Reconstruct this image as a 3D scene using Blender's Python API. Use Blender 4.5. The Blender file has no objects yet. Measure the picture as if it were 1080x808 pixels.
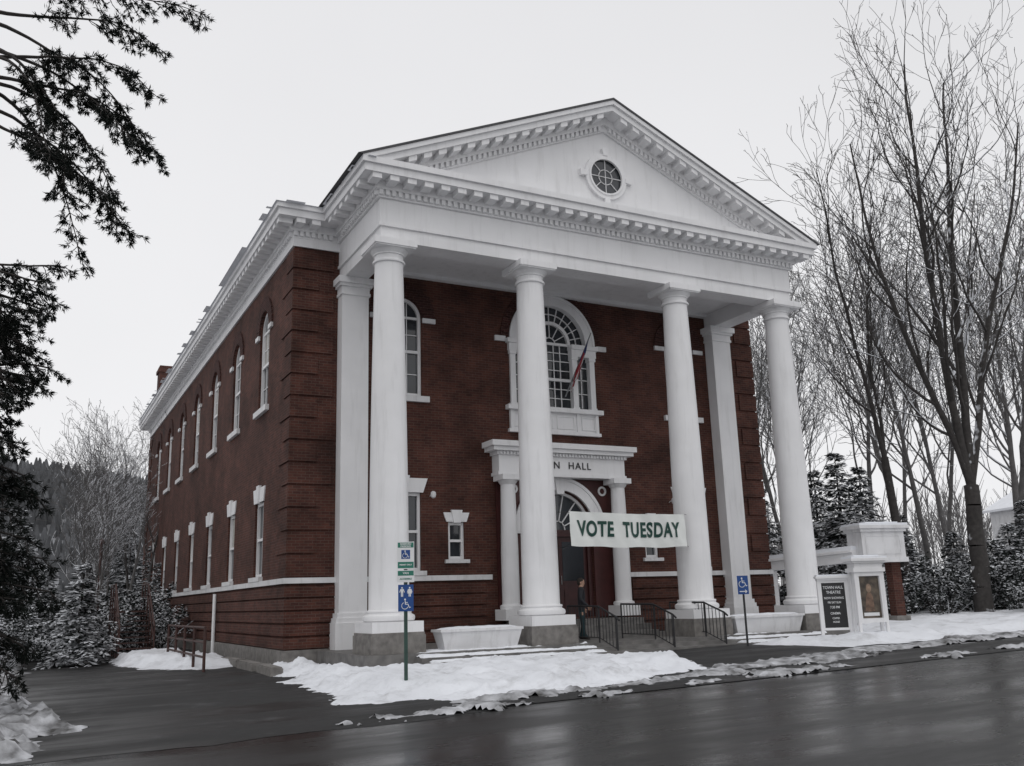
import bpy, math, random
import numpy as np
from mathutils import Vector, Matrix, noise
random.seed(7); np.random.seed(7)
D2R=math.radians
scene=bpy.context.scene; coll=scene.collection
try:
    scene.view_settings.view_transform='Standard'; scene.view_settings.look='None'; scene.view_settings.exposure=0
except Exception: pass

# ------------------------------------------------------------ materials
MATS={}
def mat(name,col,rough=.7,var=.15,scale=3.,bump=0.,bscale=40.,snow=0.,metal=0.,spec=.5,snowthr=.55,col2=None,stretch=None,dirt=0):
    if name in MATS: return MATS[name]
    m=bpy.data.materials.new(name); m.use_nodes=True; nt=m.node_tree; N=nt.nodes; L=nt.links
    b=N['Principled BSDF']; b.inputs['Roughness'].default_value=rough; b.inputs['Metallic'].default_value=metal
    b.inputs['Specular IOR Level'].default_value=spec
    geo=N.new('ShaderNodeNewGeometry')
    nz=N.new('ShaderNodeTexNoise'); nz.inputs['Scale'].default_value=scale; nz.inputs['Detail'].default_value=6
    L.new(geo.outputs['Position'],nz.inputs['Vector'])
    r=N.new('ShaderNodeValToRGB'); L.new(nz.outputs['Fac'],r.inputs['Fac'])
    c=np.array(col[:3]); c2=np.array(col2) if col2 is not None else c*(1+var)
    r.color_ramp.elements[0].position=.3; r.color_ramp.elements[1].position=.7
    r.color_ramp.elements[0].color=(*(c*(1-var)),1); r.color_ramp.elements[1].color=(*np.minimum(c2,1),1)
    out=r.outputs['Color']
    if dirt>0:
        mp=N.new('ShaderNodeMapping'); mp.inputs['Scale'].default_value=stretch or (1,1,1); L.new(geo.outputs['Position'],mp.inputs[0])
        nd=N.new('ShaderNodeTexNoise'); nd.inputs['Scale'].default_value=1; nd.inputs['Detail'].default_value=7; nd.inputs['Roughness'].default_value=.65; L.new(mp.outputs[0],nd.inputs['Vector'])
        md=N.new('ShaderNodeMapRange'); md.inputs['From Min'].default_value=.52; md.inputs['From Max'].default_value=.75; md.inputs['To Min'].default_value=0; md.inputs['To Max'].default_value=dirt; L.new(nd.outputs['Fac'],md.inputs['Value'])
        mx=N.new('ShaderNodeMix'); mx.data_type='RGBA'; L.new(md.outputs[0],mx.inputs[0]); L.new(out,mx.inputs[6]); mx.inputs[7].default_value=(.16,.15,.135,1); out=mx.outputs[2]
    if snow>0:
        sp=N.new('ShaderNodeSeparateXYZ'); L.new(geo.outputs['Normal'],sp.inputs[0])
        n2=N.new('ShaderNodeTexNoise'); n2.inputs['Scale'].default_value=2.5; L.new(geo.outputs['Position'],n2.inputs['Vector'])
        ad=N.new('ShaderNodeMath'); ad.operation='ADD'; L.new(sp.outputs['Z'],ad.inputs[0]); L.new(n2.outputs['Fac'],ad.inputs[1])
        rr=N.new('ShaderNodeMapRange'); rr.inputs['From Min'].default_value=snowthr+.45; rr.inputs['From Max'].default_value=snowthr+.6
        L.new(ad.outputs[0],rr.inputs['Value'])
        mu=N.new('ShaderNodeMath'); mu.operation='MULTIPLY'; mu.inputs[1].default_value=snow; L.new(rr.outputs[0],mu.inputs[0])
        mx=N.new('ShaderNodeMix'); mx.data_type='RGBA'; L.new(mu.outputs[0],mx.inputs[0]); L.new(out,mx.inputs[6]); mx.inputs[7].default_value=(.72,.74,.78,1)
        out=mx.outputs[2]
    L.new(out,b.inputs['Base Color'])
    if bump>0:
        n3=N.new('ShaderNodeTexNoise'); n3.inputs['Scale'].default_value=bscale; n3.inputs['Detail'].default_value=4
        L.new(geo.outputs['Position'],n3.inputs['Vector'])
        bp=N.new('ShaderNodeBump'); bp.inputs['Strength'].default_value=bump; bp.inputs['Distance'].default_value=.02
        L.new(n3.outputs['Fac'],bp.inputs['Height']); L.new(bp.outputs[0],b.inputs['Normal'])
    MATS[name]=m; return m

def brick_mat(name,c1,c2,mortar,dark=.55):
    m=bpy.data.materials.new(name); m.use_nodes=True; nt=m.node_tree; N=nt.nodes; L=nt.links
    b=N['Principled BSDF']; b.inputs['Roughness'].default_value=.85; b.inputs['Specular IOR Level'].default_value=.25
    geo=N.new('ShaderNodeNewGeometry'); sp=N.new('ShaderNodeSeparateXYZ'); L.new(geo.outputs['Position'],sp.inputs[0])
    sn=N.new('ShaderNodeSeparateXYZ'); L.new(geo.outputs['Normal'],sn.inputs[0])
    ab=N.new('ShaderNodeMath'); ab.operation='ABSOLUTE'; L.new(sn.outputs['X'],ab.inputs[0])
    gt=N.new('ShaderNodeMath'); gt.operation='GREATER_THAN'; gt.inputs[1].default_value=.5; L.new(ab.outputs[0],gt.inputs[0])
    mx=N.new('ShaderNodeMix'); L.new(gt.outputs[0],mx.inputs[0]); L.new(sp.outputs['X'],mx.inputs[2]); L.new(sp.outputs['Y'],mx.inputs[3])
    cb=N.new('ShaderNodeCombineXYZ'); L.new(mx.outputs[0],cb.inputs[0]); L.new(sp.outputs['Z'],cb.inputs[1])
    bt=N.new('ShaderNodeTexBrick'); L.new(cb.outputs[0],bt.inputs['Vector'])
    bt.inputs['Scale'].default_value=1; bt.inputs['Brick Width'].default_value=.22; bt.inputs['Row Height'].default_value=.075
    bt.inputs['Mortar Size'].default_value=.006; bt.inputs['Mortar Smooth'].default_value=.3; bt.inputs['Bias'].default_value=-.1
    bt.inputs['Color1'].default_value=(*c1,1); bt.inputs['Color2'].default_value=(*c2,1); bt.inputs['Mortar'].default_value=(*mortar,1)
    nz=N.new('ShaderNodeTexNoise'); nz.inputs['Scale'].default_value=.9; nz.inputs['Detail'].default_value=8; nz.inputs['Roughness'].default_value=.65
    L.new(geo.outputs['Position'],nz.inputs['Vector'])
    rg=N.new('ShaderNodeMapRange'); rg.inputs['From Min'].default_value=.3; rg.inputs['From Max'].default_value=.7; rg.inputs['To Min'].default_value=dark; rg.inputs['To Max'].default_value=1.2
    L.new(nz.outputs['Fac'],rg.inputs['Value'])
    ml=N.new('ShaderNodeMix'); ml.data_type='RGBA'; ml.blend_type='MULTIPLY'; ml.inputs[0].default_value=1
    L.new(bt.outputs['Color'],ml.inputs[6]); L.new(rg.outputs[0],ml.inputs[7]); L.new(ml.outputs[2],b.inputs['Base Color'])
    bp=N.new('ShaderNodeBump'); bp.inputs['Strength'].default_value=.5; bp.inputs['Distance'].default_value=.01; bp.invert=True
    L.new(bt.outputs['Fac'],bp.inputs['Height']); L.new(bp.outputs[0],b.inputs['Normal'])
    MATS[name]=m; return m

BRICK=brick_mat('brick_masonry',(.108,.042,.031),(.064,.027,.022),(.125,.085,.070),.42)
BRICKD=brick_mat('brick_arch',(.070,.026,.022),(.042,.018,.016),(.13,.085,.075))
WHITE=mat('white_paint',(.80,.80,.81),.45,.04,1.2,.08,60,dirt=.17,stretch=(5,5,.5))
WHITE2=mat('aged_white_paint',(.70,.70,.71),.5,.08,2.0,.08,60,dirt=.35,stretch=(4,4,1))
STONE=mat('granite',(.19,.18,.17),.85,.3,6,.3,50,dirt=.5,stretch=(2,2,3))
STEP=mat('step_stone',(.15,.145,.14),.6,.35,4,.2,50,dirt=.5,stretch=(2,2,3))
GLASS=mat('window_glass',(.026,.030,.036),.05,.3,.8,spec=.7)
BLIND=mat('window_blind',(.40,.39,.36),.7,.12,1)
IRON=mat('black_iron',(.014,.014,.016),.45,.2,8)
REDIRON=mat('brown_steel',(.055,.024,.02),.6,.3,8)
SNOW=mat('snow',(.80,.82,.86),.75,.05,1.5,.5,14)
BANK=mat('bank_snow',(.76,.78,.82),.8,.08,1.2,.8,9,dirt=.45,stretch=(1.8,1.8,3))
DIRTY=mat('dirty_snow',(.10,.097,.093),.8,.45,3.4,.9,18,col2=(.60,.61,.64))
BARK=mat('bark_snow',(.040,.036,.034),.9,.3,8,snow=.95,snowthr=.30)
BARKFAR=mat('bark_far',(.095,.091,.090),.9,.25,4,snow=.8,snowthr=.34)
SPRUCE=mat('spruce_snowy',(.011,.016,.013),.85,.4,3,snow=.85,snowthr=.69)
RED=mat('red_paint',(.055,.013,.012),.5,.25,3)
TIMBER=mat('dark_red_door',(.040,.010,.010),.4,.25,4)
ROOFM=mat('roof_metal',(.05,.05,.055),.5,.2,3)
METAL=mat('galvanised_steel',(.28,.29,.30),.45,.15,6,metal=.6)
POSTG=mat('dark_green_post',(.035,.075,.062),.55,.2,6)
GREEN=mat('green_lettering',(.004,.045,.034),.6,.1,5)
BLUE=mat('sign_blue',(.008,.06,.24),.45,.08,4)
SGREEN=mat('sign_green',(.02,.17,.12),.45,.08,4)
SWHITE=mat('sign_white',(.74,.75,.76),.45,.04,4)
BLACKP=mat('black_panel',(.015,.015,.017),.35,.2,4)
BANNER=mat('banner_cloth',(.74,.76,.74),.8,.05,2,.1,15)

def asphalt(name,base,lo,hi,snowy=0):
    m=bpy.data.materials.new(name); m.use_nodes=True; nt=m.node_tree; N=nt.nodes; L=nt.links
    b=N['Principled BSDF']; geo=N.new('ShaderNodeNewGeometry')
    mp=N.new('ShaderNodeMapping'); mp.inputs['Scale'].default_value=(.22,.8,1); L.new(geo.outputs['Position'],mp.inputs[0])
    n=N.new('ShaderNodeTexNoise'); n.inputs['Scale'].default_value=1.0; n.inputs['Detail'].default_value=8; n.inputs['Roughness'].default_value=.6; L.new(mp.outputs[0],n.inputs['Vector'])
    r=N.new('ShaderNodeMapRange'); r.inputs['From Min'].default_value=.38; r.inputs['From Max'].default_value=.62; r.inputs['To Min'].default_value=lo; r.inputs['To Max'].default_value=hi
    L.new(n.outputs['Fac'],r.inputs['Value']); L.new(r.outputs[0],b.inputs['Roughness'])
    g=N.new('ShaderNodeTexNoise'); g.inputs['Scale'].default_value=60; L.new(geo.outputs['Position'],g.inputs['Vector'])
    a=N.new('ShaderNodeMath'); a.operation='MULTIPLY_ADD'; a.inputs[1].default_value=.6; L.new(g.outputs['Fac'],a.inputs[0]); L.new(n.outputs['Fac'],a.inputs[2])
    c=N.new('ShaderNodeValToRGB'); c.color_ramp.elements[0].position=.5; c.color_ramp.elements[1].position=1.1
    c.color_ramp.elements[0].color=(base*.5,base*.5,base*.52,1); c.color_ramp.elements[1].color=(base*1.9,base*1.9,base*1.92,1)
    L.new(a.outputs[0],c.inputs['Fac']); out=c.outputs['Color']
    if snowy:
        n4=N.new('ShaderNodeTexNoise'); n4.inputs['Scale'].default_value=1.1; n4.inputs['Detail'].default_value=9; n4.inputs['Roughness'].default_value=.7; L.new(geo.outputs['Position'],n4.inputs['Vector'])
        r4=N.new('ShaderNodeMapRange'); r4.inputs['From Min'].default_value=.56; r4.inputs['From Max'].default_value=.72; r4.inputs['To Max'].default_value=snowy; L.new(n4.outputs['Fac'],r4.inputs['Value'])
        mx=N.new('ShaderNodeMix'); mx.data_type='RGBA'; L.new(r4.outputs[0],mx.inputs[0]); L.new(out,mx.inputs[6]); mx.inputs[7].default_value=(.30,.30,.32,1); out=mx.outputs[2]
    L.new(out,b.inputs['Base Color'])
    bp=N.new('ShaderNodeBump'); bp.inputs['Strength'].default_value=.3; bp.inputs['Distance'].default_value=.005
    L.new(g.outputs['Fac'],bp.inputs['Height']); L.new(bp.outputs[0],b.inputs['Normal'])
    b.inputs['Specular IOR Level'].default_value=.32
    MATS[name]=m; return m
ASPH=asphalt('wet_asphalt',.015,.14,.42)
ASPH2=asphalt('driveway_asphalt',.015,.38,.8,.22)

# ------------------------------------------------------------ mesh builder
class MB:
    def __init__(s,T=None): s.v=[];s.f=[];s.m=[];s.T=T
    def add(s,vs,fs,mi=0):
        o=len(s.v)
        s.v+= [tuple(s.T(p)) if s.T else tuple(p) for p in vs]
        s.f+= [tuple(i+o for i in f) for f in fs]; s.m+=[mi]*len(fs)
    def box(s,x0,x1,y0,y1,z0,z1,mi=0):
        s.add([(x0,y0,z0),(x1,y0,z0),(x1,y1,z0),(x0,y1,z0),(x0,y0,z1),(x1,y0,z1),(x1,y1,z1),(x0,y1,z1)],
              [(0,3,2,1),(4,5,6,7),(0,1,5,4),(1,2,6,5),(2,3,7,6),(3,0,4,7)],mi)
    def prism(s,pts,y0,y1,mi=0):
        n=len(pts)
        s.add([(x,y0,z) for x,z in pts]+[(x,y1,z) for x,z in pts],
              [tuple(range(n)),tuple(range(2*n-1,n-1,-1))]+[(i,i+n,(i+1)%n+n,(i+1)%n) for i in range(n)],mi)
    def band(s,a,b,y0,y1,mi=0):
        for i in range(len(a)-1): s.prism([b[i],b[i+1],a[i+1],a[i]],y0,y1,mi)
    def lathe(s,prof,n=32,cx=0,cy=0,mi=0):
        vs=[];fs=[]
        for r,z in prof:
            for k in range(n):
                a=2*math.pi*k/n; vs.append((cx+r*math.cos(a),cy+r*math.sin(a),z))
        for j in range(len(prof)-1):
            for k in range(n):
                k2=(k+1)%n; fs.append((j*n+k,j*n+k2,(j+1)*n+k2,(j+1)*n+k))
        fs.append(tuple(range(n-1,-1,-1))); fs.append(tuple((len(prof)-1)*n+k for k in range(n)))
        s.add(vs,fs,mi)
    def tube(s,p0,p1,r0,r1=None,n=6,mi=0,cap=True):
        r1=r0 if r1 is None else r1
        p0=np.array(p0,float);p1=np.array(p1,float);d=p1-p0;l=np.linalg.norm(d)
        if l<1e-6: return
        d/=l; a=np.array([0,0,1.]) if abs(d[2])<.9 else np.array([1.,0,0]); u=np.cross(d,a);u/=np.linalg.norm(u);w=np.cross(d,u)
        vs=[]
        for p,r in((p0,r0),(p1,r1)):
            for k in range(n):
                t=2*math.pi*k/n; vs.append(tuple(p+r*(math.cos(t)*u+math.sin(t)*w)))
        fs=[(k,(k+1)%n,(k+1)%n+n,k+n) for k in range(n)]
        if cap: fs+=[tuple(range(n-1,-1,-1)),tuple(range(n,2*n))]
        s.add(vs,fs,mi)
    def mesh(s,name,mats,smooth=False,ang=35):
        me=bpy.data.meshes.new(name); me.from_pydata(s.v,[],s.f)
        for m in (mats if isinstance(mats,(list,tuple)) else [mats]): me.materials.append(m)
        if any(s.m): me.polygons.foreach_set('material_index',s.m)
        if smooth:
            me.polygons.foreach_set('use_smooth',[True]*len(s.f))
            try: me.set_sharp_from_angle(angle=D2R(ang))
            except Exception: pass
        me.update(); return me
    def islands(s):
        par=list(range(len(s.v)))
        def fd(a):
            while par[a]!=a: par[a]=par[par[a]]; a=par[a]
            return a
        for f in s.f:
            r=fd(f[0])
            for i in f[1:]: par[fd(i)]=r
        g={}
        for f,m in zip(s.f,s.m): g.setdefault(fd(f[0]),[]).append((f,m))
        out=[]
        for fs in g.values():
            mb=MB(); idx={}
            for f,m in fs:
                nf=[]
                for i in f:
                    if i not in idx: idx[i]=len(mb.v); mb.v.append(s.v[i])
                    nf.append(idx[i])
                mb.f.append(tuple(nf)); mb.m.append(m)
            out.append(mb)
        return out
def link(name,data,parent=None,loc=(0,0,0),rz=0,label=None,category=None,group=None,kind=None):
    o=bpy.data.objects.new(name,data); coll.objects.link(o); o.location=loc; o.rotation_euler=(0,0,rz)
    if parent is not None: o.parent=parent
    if label: o['label']=label
    if category: o['category']=category
    if group: o['group']=group
    if kind: o['kind']=kind
    return o
def obj(name,mb,mats,parent=None,loc=(0,0,0),smooth=False,ang=35,**k):
    return link(name,mb.mesh(name,mats,smooth,ang),parent,loc,**k)
def objs(name,mb,mats,parent=None,smooth=False):
    r=None
    for m in mb.islands(): r=obj(name,m,mats,parent,smooth=smooth)
    return r
def text_mesh(body,size,extr=.004,bold=0.,align='CENTER',space=1.):
    cu=bpy.data.curves.new('txt','FONT'); cu.body=body; cu.size=size; cu.extrude=extr; cu.offset=bold; cu.align_x=align; cu.align_y='CENTER'; cu.space_character=space
    o=bpy.data.objects.new('txt',cu); coll.objects.link(o)
    dg=bpy.context.evaluated_depsgraph_get(); me=bpy.data.meshes.new_from_object(o.evaluated_get(dg))
    bpy.data.objects.remove(o,do_unlink=True)
    me.transform(Matrix.Rotation(math.pi/2,4,'X')); me.materials.clear()
    return me
def G(x): return -.34+.0165*min(max(x,-20),32)

# ------------------------------------------------------------ camera
C=(-7.6487,-20.9810,1.1052); yaw,pit,rol,f=.4858,.2305,-.0313,973.55
F=np.array([math.sin(yaw)*math.cos(pit),math.cos(yaw)*math.cos(pit),math.sin(pit)])
R0=np.array([math.cos(yaw),-math.sin(yaw),0]);U0=np.cross(R0,F)
R=math.cos(rol)*R0+math.sin(rol)*U0;U=-math.sin(rol)*R0+math.cos(rol)*U0
cam=bpy.data.cameras.new('camera'); co=bpy.data.objects.new('camera',cam); coll.objects.link(co)
cam.sensor_width=36; cam.sensor_fit='HORIZONTAL'; cam.lens=f/1080*36; cam.clip_end=3000; cam.clip_start=.1
M=Matrix(((R[0],U[0],-F[0],C[0]),(R[1],U[1],-F[1],C[1]),(R[2],U[2],-F[2],C[2]),(0,0,0,1))); co.matrix_world=M
scene.camera=co
def P(lat,dep):
    return (C[0]+lat*math.cos(yaw)+dep*math.sin(yaw), C[1]-lat*math.sin(yaw)+dep*math.cos(yaw))

# ------------------------------------------------------------ world / light
w=bpy.data.worlds.new('World'); scene.world=w; w.use_nodes=True; N=w.node_tree.nodes; L=w.node_tree.links
bg=N['Background']; sky=N.new('ShaderNodeTexSky'); sky.sky_type='NISHITA'; sky.sun_disc=False
sky.sun_elevation=D2R(35); sky.sun_rotation=D2R(200)
hs=N.new('ShaderNodeHueSaturation'); hs.inputs['Saturation'].default_value=.12; L.new(sky.outputs[0],hs.inputs['Color'])
tc=N.new('ShaderNodeTexCoord'); nz=N.new('ShaderNodeTexNoise'); nz.inputs['Scale'].default_value=1.6; nz.inputs['Detail'].default_value=4; L.new(tc.outputs['Generated'],nz.inputs['Vector'])
sx=N.new('ShaderNodeSeparateXYZ'); L.new(tc.outputs['Generated'],sx.inputs[0])
cr=N.new('ShaderNodeValToRGB'); cr.color_ramp.elements[0].position=0; cr.color_ramp.elements[0].color=(8.7,8.7,8.85,1); cr.color_ramp.elements[1].position=.8; cr.color_ramp.elements[1].color=(7.5,7.5,7.7,1)
L.new(sx.outputs['Z'],cr.inputs['Fac'])
mr=N.new('ShaderNodeMapRange'); mr.inputs['To Min'].default_value=.91; mr.inputs['To Max'].default_value=1.09; L.new(nz.outputs['Fac'],mr.inputs['Value'])
ml=N.new('ShaderNodeMix'); ml.data_type='RGBA'; ml.blend_type='MULTIPLY'; ml.inputs[0].default_value=1; L.new(cr.outputs[0],ml.inputs[6]); L.new(mr.outputs[0],ml.inputs[7])
mx=N.new('ShaderNodeMix'); mx.data_type='RGBA'; mx.inputs[0].default_value=.93; L.new(hs.outputs[0],mx.inputs[6]); L.new(ml.outputs[2],mx.inputs[7])
L.new(mx.outputs[2],bg.inputs['Color']); bg.inputs['Strength'].default_value=.105
sun=bpy.data.lights.new('sun','SUN'); sun.energy=.5; sun.angle=D2R(40); sun.color=(1,.98,.95)
so=bpy.data.objects.new('sun',sun); coll.objects.link(so)
sd=Vector((-.25,-.55,1.0)).normalized(); so.rotation_euler=(-sd).to_track_quat('-Z','Y').to_euler(); so.location=(0,-10,30)

# ------------------------------------------------------------ ground
def sheet(name,xs,ys,dz,m,zf=None,**k):
    mb=MB(); nx=len(xs)
    for y in ys:
        for x in xs: mb.v.append((x,y,G(x)+dz))
    for j in range(len(ys)-1):
        for i in range(nx-1):
            mb.f.append((j*nx+i,j*nx+i+1,(j+1)*nx+i+1,(j+1)*nx+i)); mb.m.append(0)
    return obj(name,mb,m,kind='structure',**k)
GRD=mat('winter_ground',(.10,.095,.085),.9,.5,.5,.5,8,col2=(.60,.61,.64))
sheet('ground',[-900,-20,32,900],[-300,-9,20,1200],-.05,GRD)
sheet('road',[-300,-20,32,300],[-27,-8.4],-.02,ASPH)
sheet('sidewalk',[-20,32,300],[-8.6,-6.5],-.010,ASPH2)
sheet('path',[4.2,9.2],[-6.6,-1.0],.004,ASPH2)
mb=MB(); xs=list(np.arange(-7.9,-1.69,.2)); ys=[-9.0]+list(np.arange(-8.4,40,2.0))
for j,y in enumerate(ys):
    for i,x in enumerate(xs):
        yy=y+(.28*noise.noise((x*.8,3,1))+.12*noise.noise((x*3,5,1)) if j==0 else 0)
        xx=x+(.35*noise.noise((1,y*.35,7)) if i==0 else 0)
        mb.v.append((xx,yy,G(x)+(.004 if j else -.017)))
nx=len(xs)
for j in range(len(ys)-1):
    for i in range(nx-1): mb.f.append((j*nx+i,j*nx+i+1,(j+1)*nx+i+1,(j+1)*nx+i)); mb.m.append(0)
obj('driveway',mb,ASPH2,kind='structure')
def sdist(px,py,poly):
    d=np.full(px.shape,1e9); ins=np.zeros(px.shape,bool); n=len(poly)
    for i in range(n):
        x0,y0=poly[i];x1,y1=poly[(i+1)%n]; ex,ey=x1-x0,y1-y0
        t=np.clip(((px-x0)*ex+(py-y0)*ey)/(ex*ex+ey*ey),0,1)
        d=np.minimum(d,np.hypot(px-x0-t*ex,py-y0-t*ey))
        c=((y0>py)!=(y1>py))
        xi=x0+(py-y0)/(y1-y0 if y1!=y0 else 1e-9)*ex
        ins^=c&(px<xi)
    return np.where(ins,d,-d)
def snow_patch(name,poly,h,edge,cell,m=None,base=None,wob=.4,thr=0.,parent=None,kind='structure',fine=.035,seed=0,label=None,mar=.6):
    xs=np.arange(min(p[0] for p in poly)-mar,max(p[0] for p in poly)+mar,cell); ys=np.arange(min(p[1] for p in poly)-mar,max(p[1] for p in poly)+mar,cell)
    X,Y=np.meshgrid(xs,ys); d=sdist(X,Y,poly); Z=np.zeros_like(X)
    keep=np.zeros(X.shape,bool)
    for j in range(X.shape[0]):
        for i in range(X.shape[1]):
            if d[j,i]<-.8: continue
            x,y=X[j,i],Y[j,i]
            n1=noise.noise((x*.9+seed,y*.9,1)); n2=noise.noise((x*2.7,y*2.7,seed)); n3=noise.noise((x*7,y*7,5)); n4=noise.noise((x*14,y*14,9))
            dd=d[j,i]+wob*(n1*.8+n2*.5+n3*.3+n4*.12)-thr
            t=min(max(dd/edge,0),1); s=t*t*(3-2*t)
            b=base(x,y) if base else G(x)
            Z[j,i]=b+(h*s*(.75+.55*n1+.3*n2)+fine*(n3+.5*n4)*min(1,s*2) if dd>0 else -.03)+(.014*s)
            keep[j,i]=dd>-cell*1.5
    mb=MB(); idx={}
    for j in range(X.shape[0]-1):
        for i in range(X.shape[1]-1):
            q=[(j,i),(j,i+1),(j+1,i+1),(j+1,i)]
            if all(keep[a] for a in q):
                f_=[]
                for a in q:
                    if a not in idx: idx[a]=len(mb.v); mb.v.append((X[a],Y[a],Z[a]))
                    f_.append(idx[a])
                mb.f.append(tuple(f_)); mb.m.append(0)
    me=mb.mesh(name,m or SNOW,True,180)
    return link(name,me,parent,kind=kind)
snow_patch('snow_bank',[(-1.75,6.5),(-2.3,2),(-3.0,-3.5),(-3.1,-6.3),(-1.5,-7.6),(1,-7.5),(4,-6.4),(5.2,-4.4),(4.9,-2.2),(.6,-1.9),(-.9,-1.0),(-.95,3),(-1.75,3.1)],.26,1.1,.09,m=BANK,wob=.45,fine=.045)
snow_patch('snow_bank',[(9.0,-2.1),(9.1,-4.3),(13,-5.2),(19,-5.3),(27,-5),(45,-4),(45,14),(14.7,14),(14.7,-.6),(13.8,-1.5),(12.6,-2.1)],.18,1.0,.18,m=BANK,seed=3)
snow_patch('snow_ridge',[(-4.4,-9.0),(-3.9,-8.3),(4,-7.9),(9,-7.9),(20,-7.8),(40,-7.8),(40,-8.3),(20,-8.4),(4,-8.6)],.04,.35,.06,m=DIRTY,wob=.95,thr=.24,seed=9,fine=.022)
snow_patch('snow_ridge',[(-2,-7.4),(2,-7.4),(4.5,-6.3),(9,-5.7),(14,-5.2),(22,-5.3),(22,-5.9),(14,-5.9),(9,-6.5),(4,-7.6),(-2,-8.0)],.05,.35,.07,m=DIRTY,wob=.6,thr=.02,seed=19,fine=.025)
snow_patch('snow_bank',[(-7.8,2.5),(-7.4,-2),(-6.9,-6.5),(-7.3,-8.6),(-9,-9.3),(-22,-9.5),(-22,4)],.22,.9,.09,m=DIRTY,wob=.8,seed=5,fine=.06)
snow_patch('snow_bank',[(-7.6,1.5),(-7.5,8),(-7.3,22),(-14,22),(-14,1.5)],.16,.9,.2,m=DIRTY,wob=.8,seed=25,fine=.05)
snow_patch('snow_bank',[(-2.1,4.8),(-3.2,4.2),(-4.7,6.5),(-5.2,10),(-4.6,14),(-2.4,14)],.3,.9,.12,m=BANK,seed=12)

# ------------------------------------------------------------ town hall
YW=3.1; XL=-1.63; XR=14.63; YB=35.5; ZW=11.05; FR=.367
hall=link('town_hall',None,label='red brick town hall with white columned portico and round pediment window',category='building')
def rect(u,h,z0,z1): return dict(u0=u-h,u1=u+h,zb=z0,top=lambda a:z1,br=[u-h,u+h])
def arch(u,h,z0,zs,n=14):
    br=[u-h*math.cos(math.pi*i/n) for i in range(n+1)]
    return dict(u0=u-h,u1=u+h,zb=z0,top=lambda a:zs+math.sqrt(max(h*h-(a-u)**2,0)),br=br)
PZ=8.90
def palladian():
    u,h,hc,zs=6.5,1.5,1.28,PZ; n=18
    br=[u-h]+[u-hc*math.cos(math.pi*i/n) for i in range(n+1)]+[u+h]
    return dict(u0=u-h,u1=u+h,zb=6.0,top=lambda a:zs+math.sqrt(max(hc*hc-(a-u)**2,0)),br=br)
def wall(mb,T,ua,ub,z0,z1,ops,depth=.26):
    old=mb.T; mb.T=T
    bs=sorted(set([round(ua,5),round(ub,5)]+[round(b,5) for o in ops for b in o['br']]))
    for a,b in zip(bs[:-1],bs[1:]):
        m_=(a+b)/2; cov=sorted([o for o in ops if o['u0']<m_<o['u1']],key=lambda o:o['zb'])
        za=zb_=z0
        for o in cov:
            mb.add([(a,0,za),(b,0,zb_),(b,0,o['zb']),(a,0,o['zb'])],[(0,1,2,3)])
            za,zb_=o['top'](a),o['top'](b)
        mb.add([(a,0,za),(b,0,zb_),(b,0,z1),(a,0,z1)],[(0,1,2,3)])
    for o in ops:
        pts=[(o['u0'],o['zb'])]+[(b,o['top'](b)) for b in o['br']]+[(o['u1'],o['zb'])]
        for i in range(len(pts)):
            p,q=pts[i],pts[(i+1)%len(pts)]
            mb.add([(p[0],0,p[1]),(q[0],0,q[1]),(q[0],depth,q[1]),(p[0],depth,p[1])],[(0,1,2,3)])
    mb.T=old
TF=lambda p:(p[0],YW+p[1],p[2])
TS=lambda p:(XL+p[1],p[0],p[2])
SY=[6.5+4.1*i for i in range(7)]
mb=MB()
fops=[arch(1.55,.58,6.85,9.2),arch(11.45,.58,6.85,9.2),rect(1.55,.52,1.95,4.1),rect(11.45,.52,1.95,4.1),
      rect(3.14,.25,2.25,3.3),rect(9.86,.25,2.25,3.3),palladian(),arch(6.5,1.15,.55,3.1)]
wall(mb,TF,XL,XR,-.6,ZW,fops)
sops=[arch(y,.62,6.9,9.35) for y in SY]+[rect(y,.55,1.95,4.1) for y in SY]
wall(mb,TS,YW,YB,-.6,ZW,sops)
mb.add([(XR,YW,-.6),(XR,YB,-.6),(XR,YB,ZW),(XR,YW,ZW)],[(0,1,2,3)]); mb.add([(XL,YB,-.6),(XR,YB,-.6),(XR,YB,ZW),(XL,YB,ZW)],[(0,1,2,3)])
obj('wall',mb,BRICK,hall)
mb=MB(); z=1.85; k=0
while z<10.6:
    h=min(.54,10.85-z); ln=1.12 if k%2==0 else .70; l2=.70 if k%2==0 else 1.12
    mb.box(XL-.045,XL+ln,YW-.045,YW+l2,z,z+h)
    mb.box(XR-ln,XR+.045,YW-.045,YW+l2,z,z+h)
    mb.box(XL-.045,XL+1,YB-ln,YB+.045,z,z+h)
    z+=h+.06; k+=1
objs('quoin',mb,BRICK,hall)
mb=MB(); z=.06
while z<1.6:
    z2=min(z+.27,1.64)
    mb.box(XL-.07,XL+.2,YW-.07,YB+.05,z,z2)
    for a,b in((XL+.2,4.0),(9.0,XR+.07)): mb.box(a,b,YW-.07,YW+.1,z,z2)
    z+=.32
obj('base_course',mb,BRICK,hall)
mb=MB(); mb.box(XL-.1,XR+.1,YW-.1,YB+.1,-.7,.03); obj('foundation',mb,STONE,hall)
mb=MB()
mb.box(XL-.1,XL+.2,YW-.1,YB+.1,1.68,1.82)
for a,b in((XL+.2,4.2),(8.8,XR+.1)): mb.box(a,b,YW-.1,YW+.1,1.68,1.82)
obj('belt_course',mb,WHITE2,hall)
mb=MB(); mb.box(XL-.06,XR+.06,YW-.06,YB+.06,10.86,11.1); obj('frieze',mb,WHITE,hall)
mb=MB()
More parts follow.
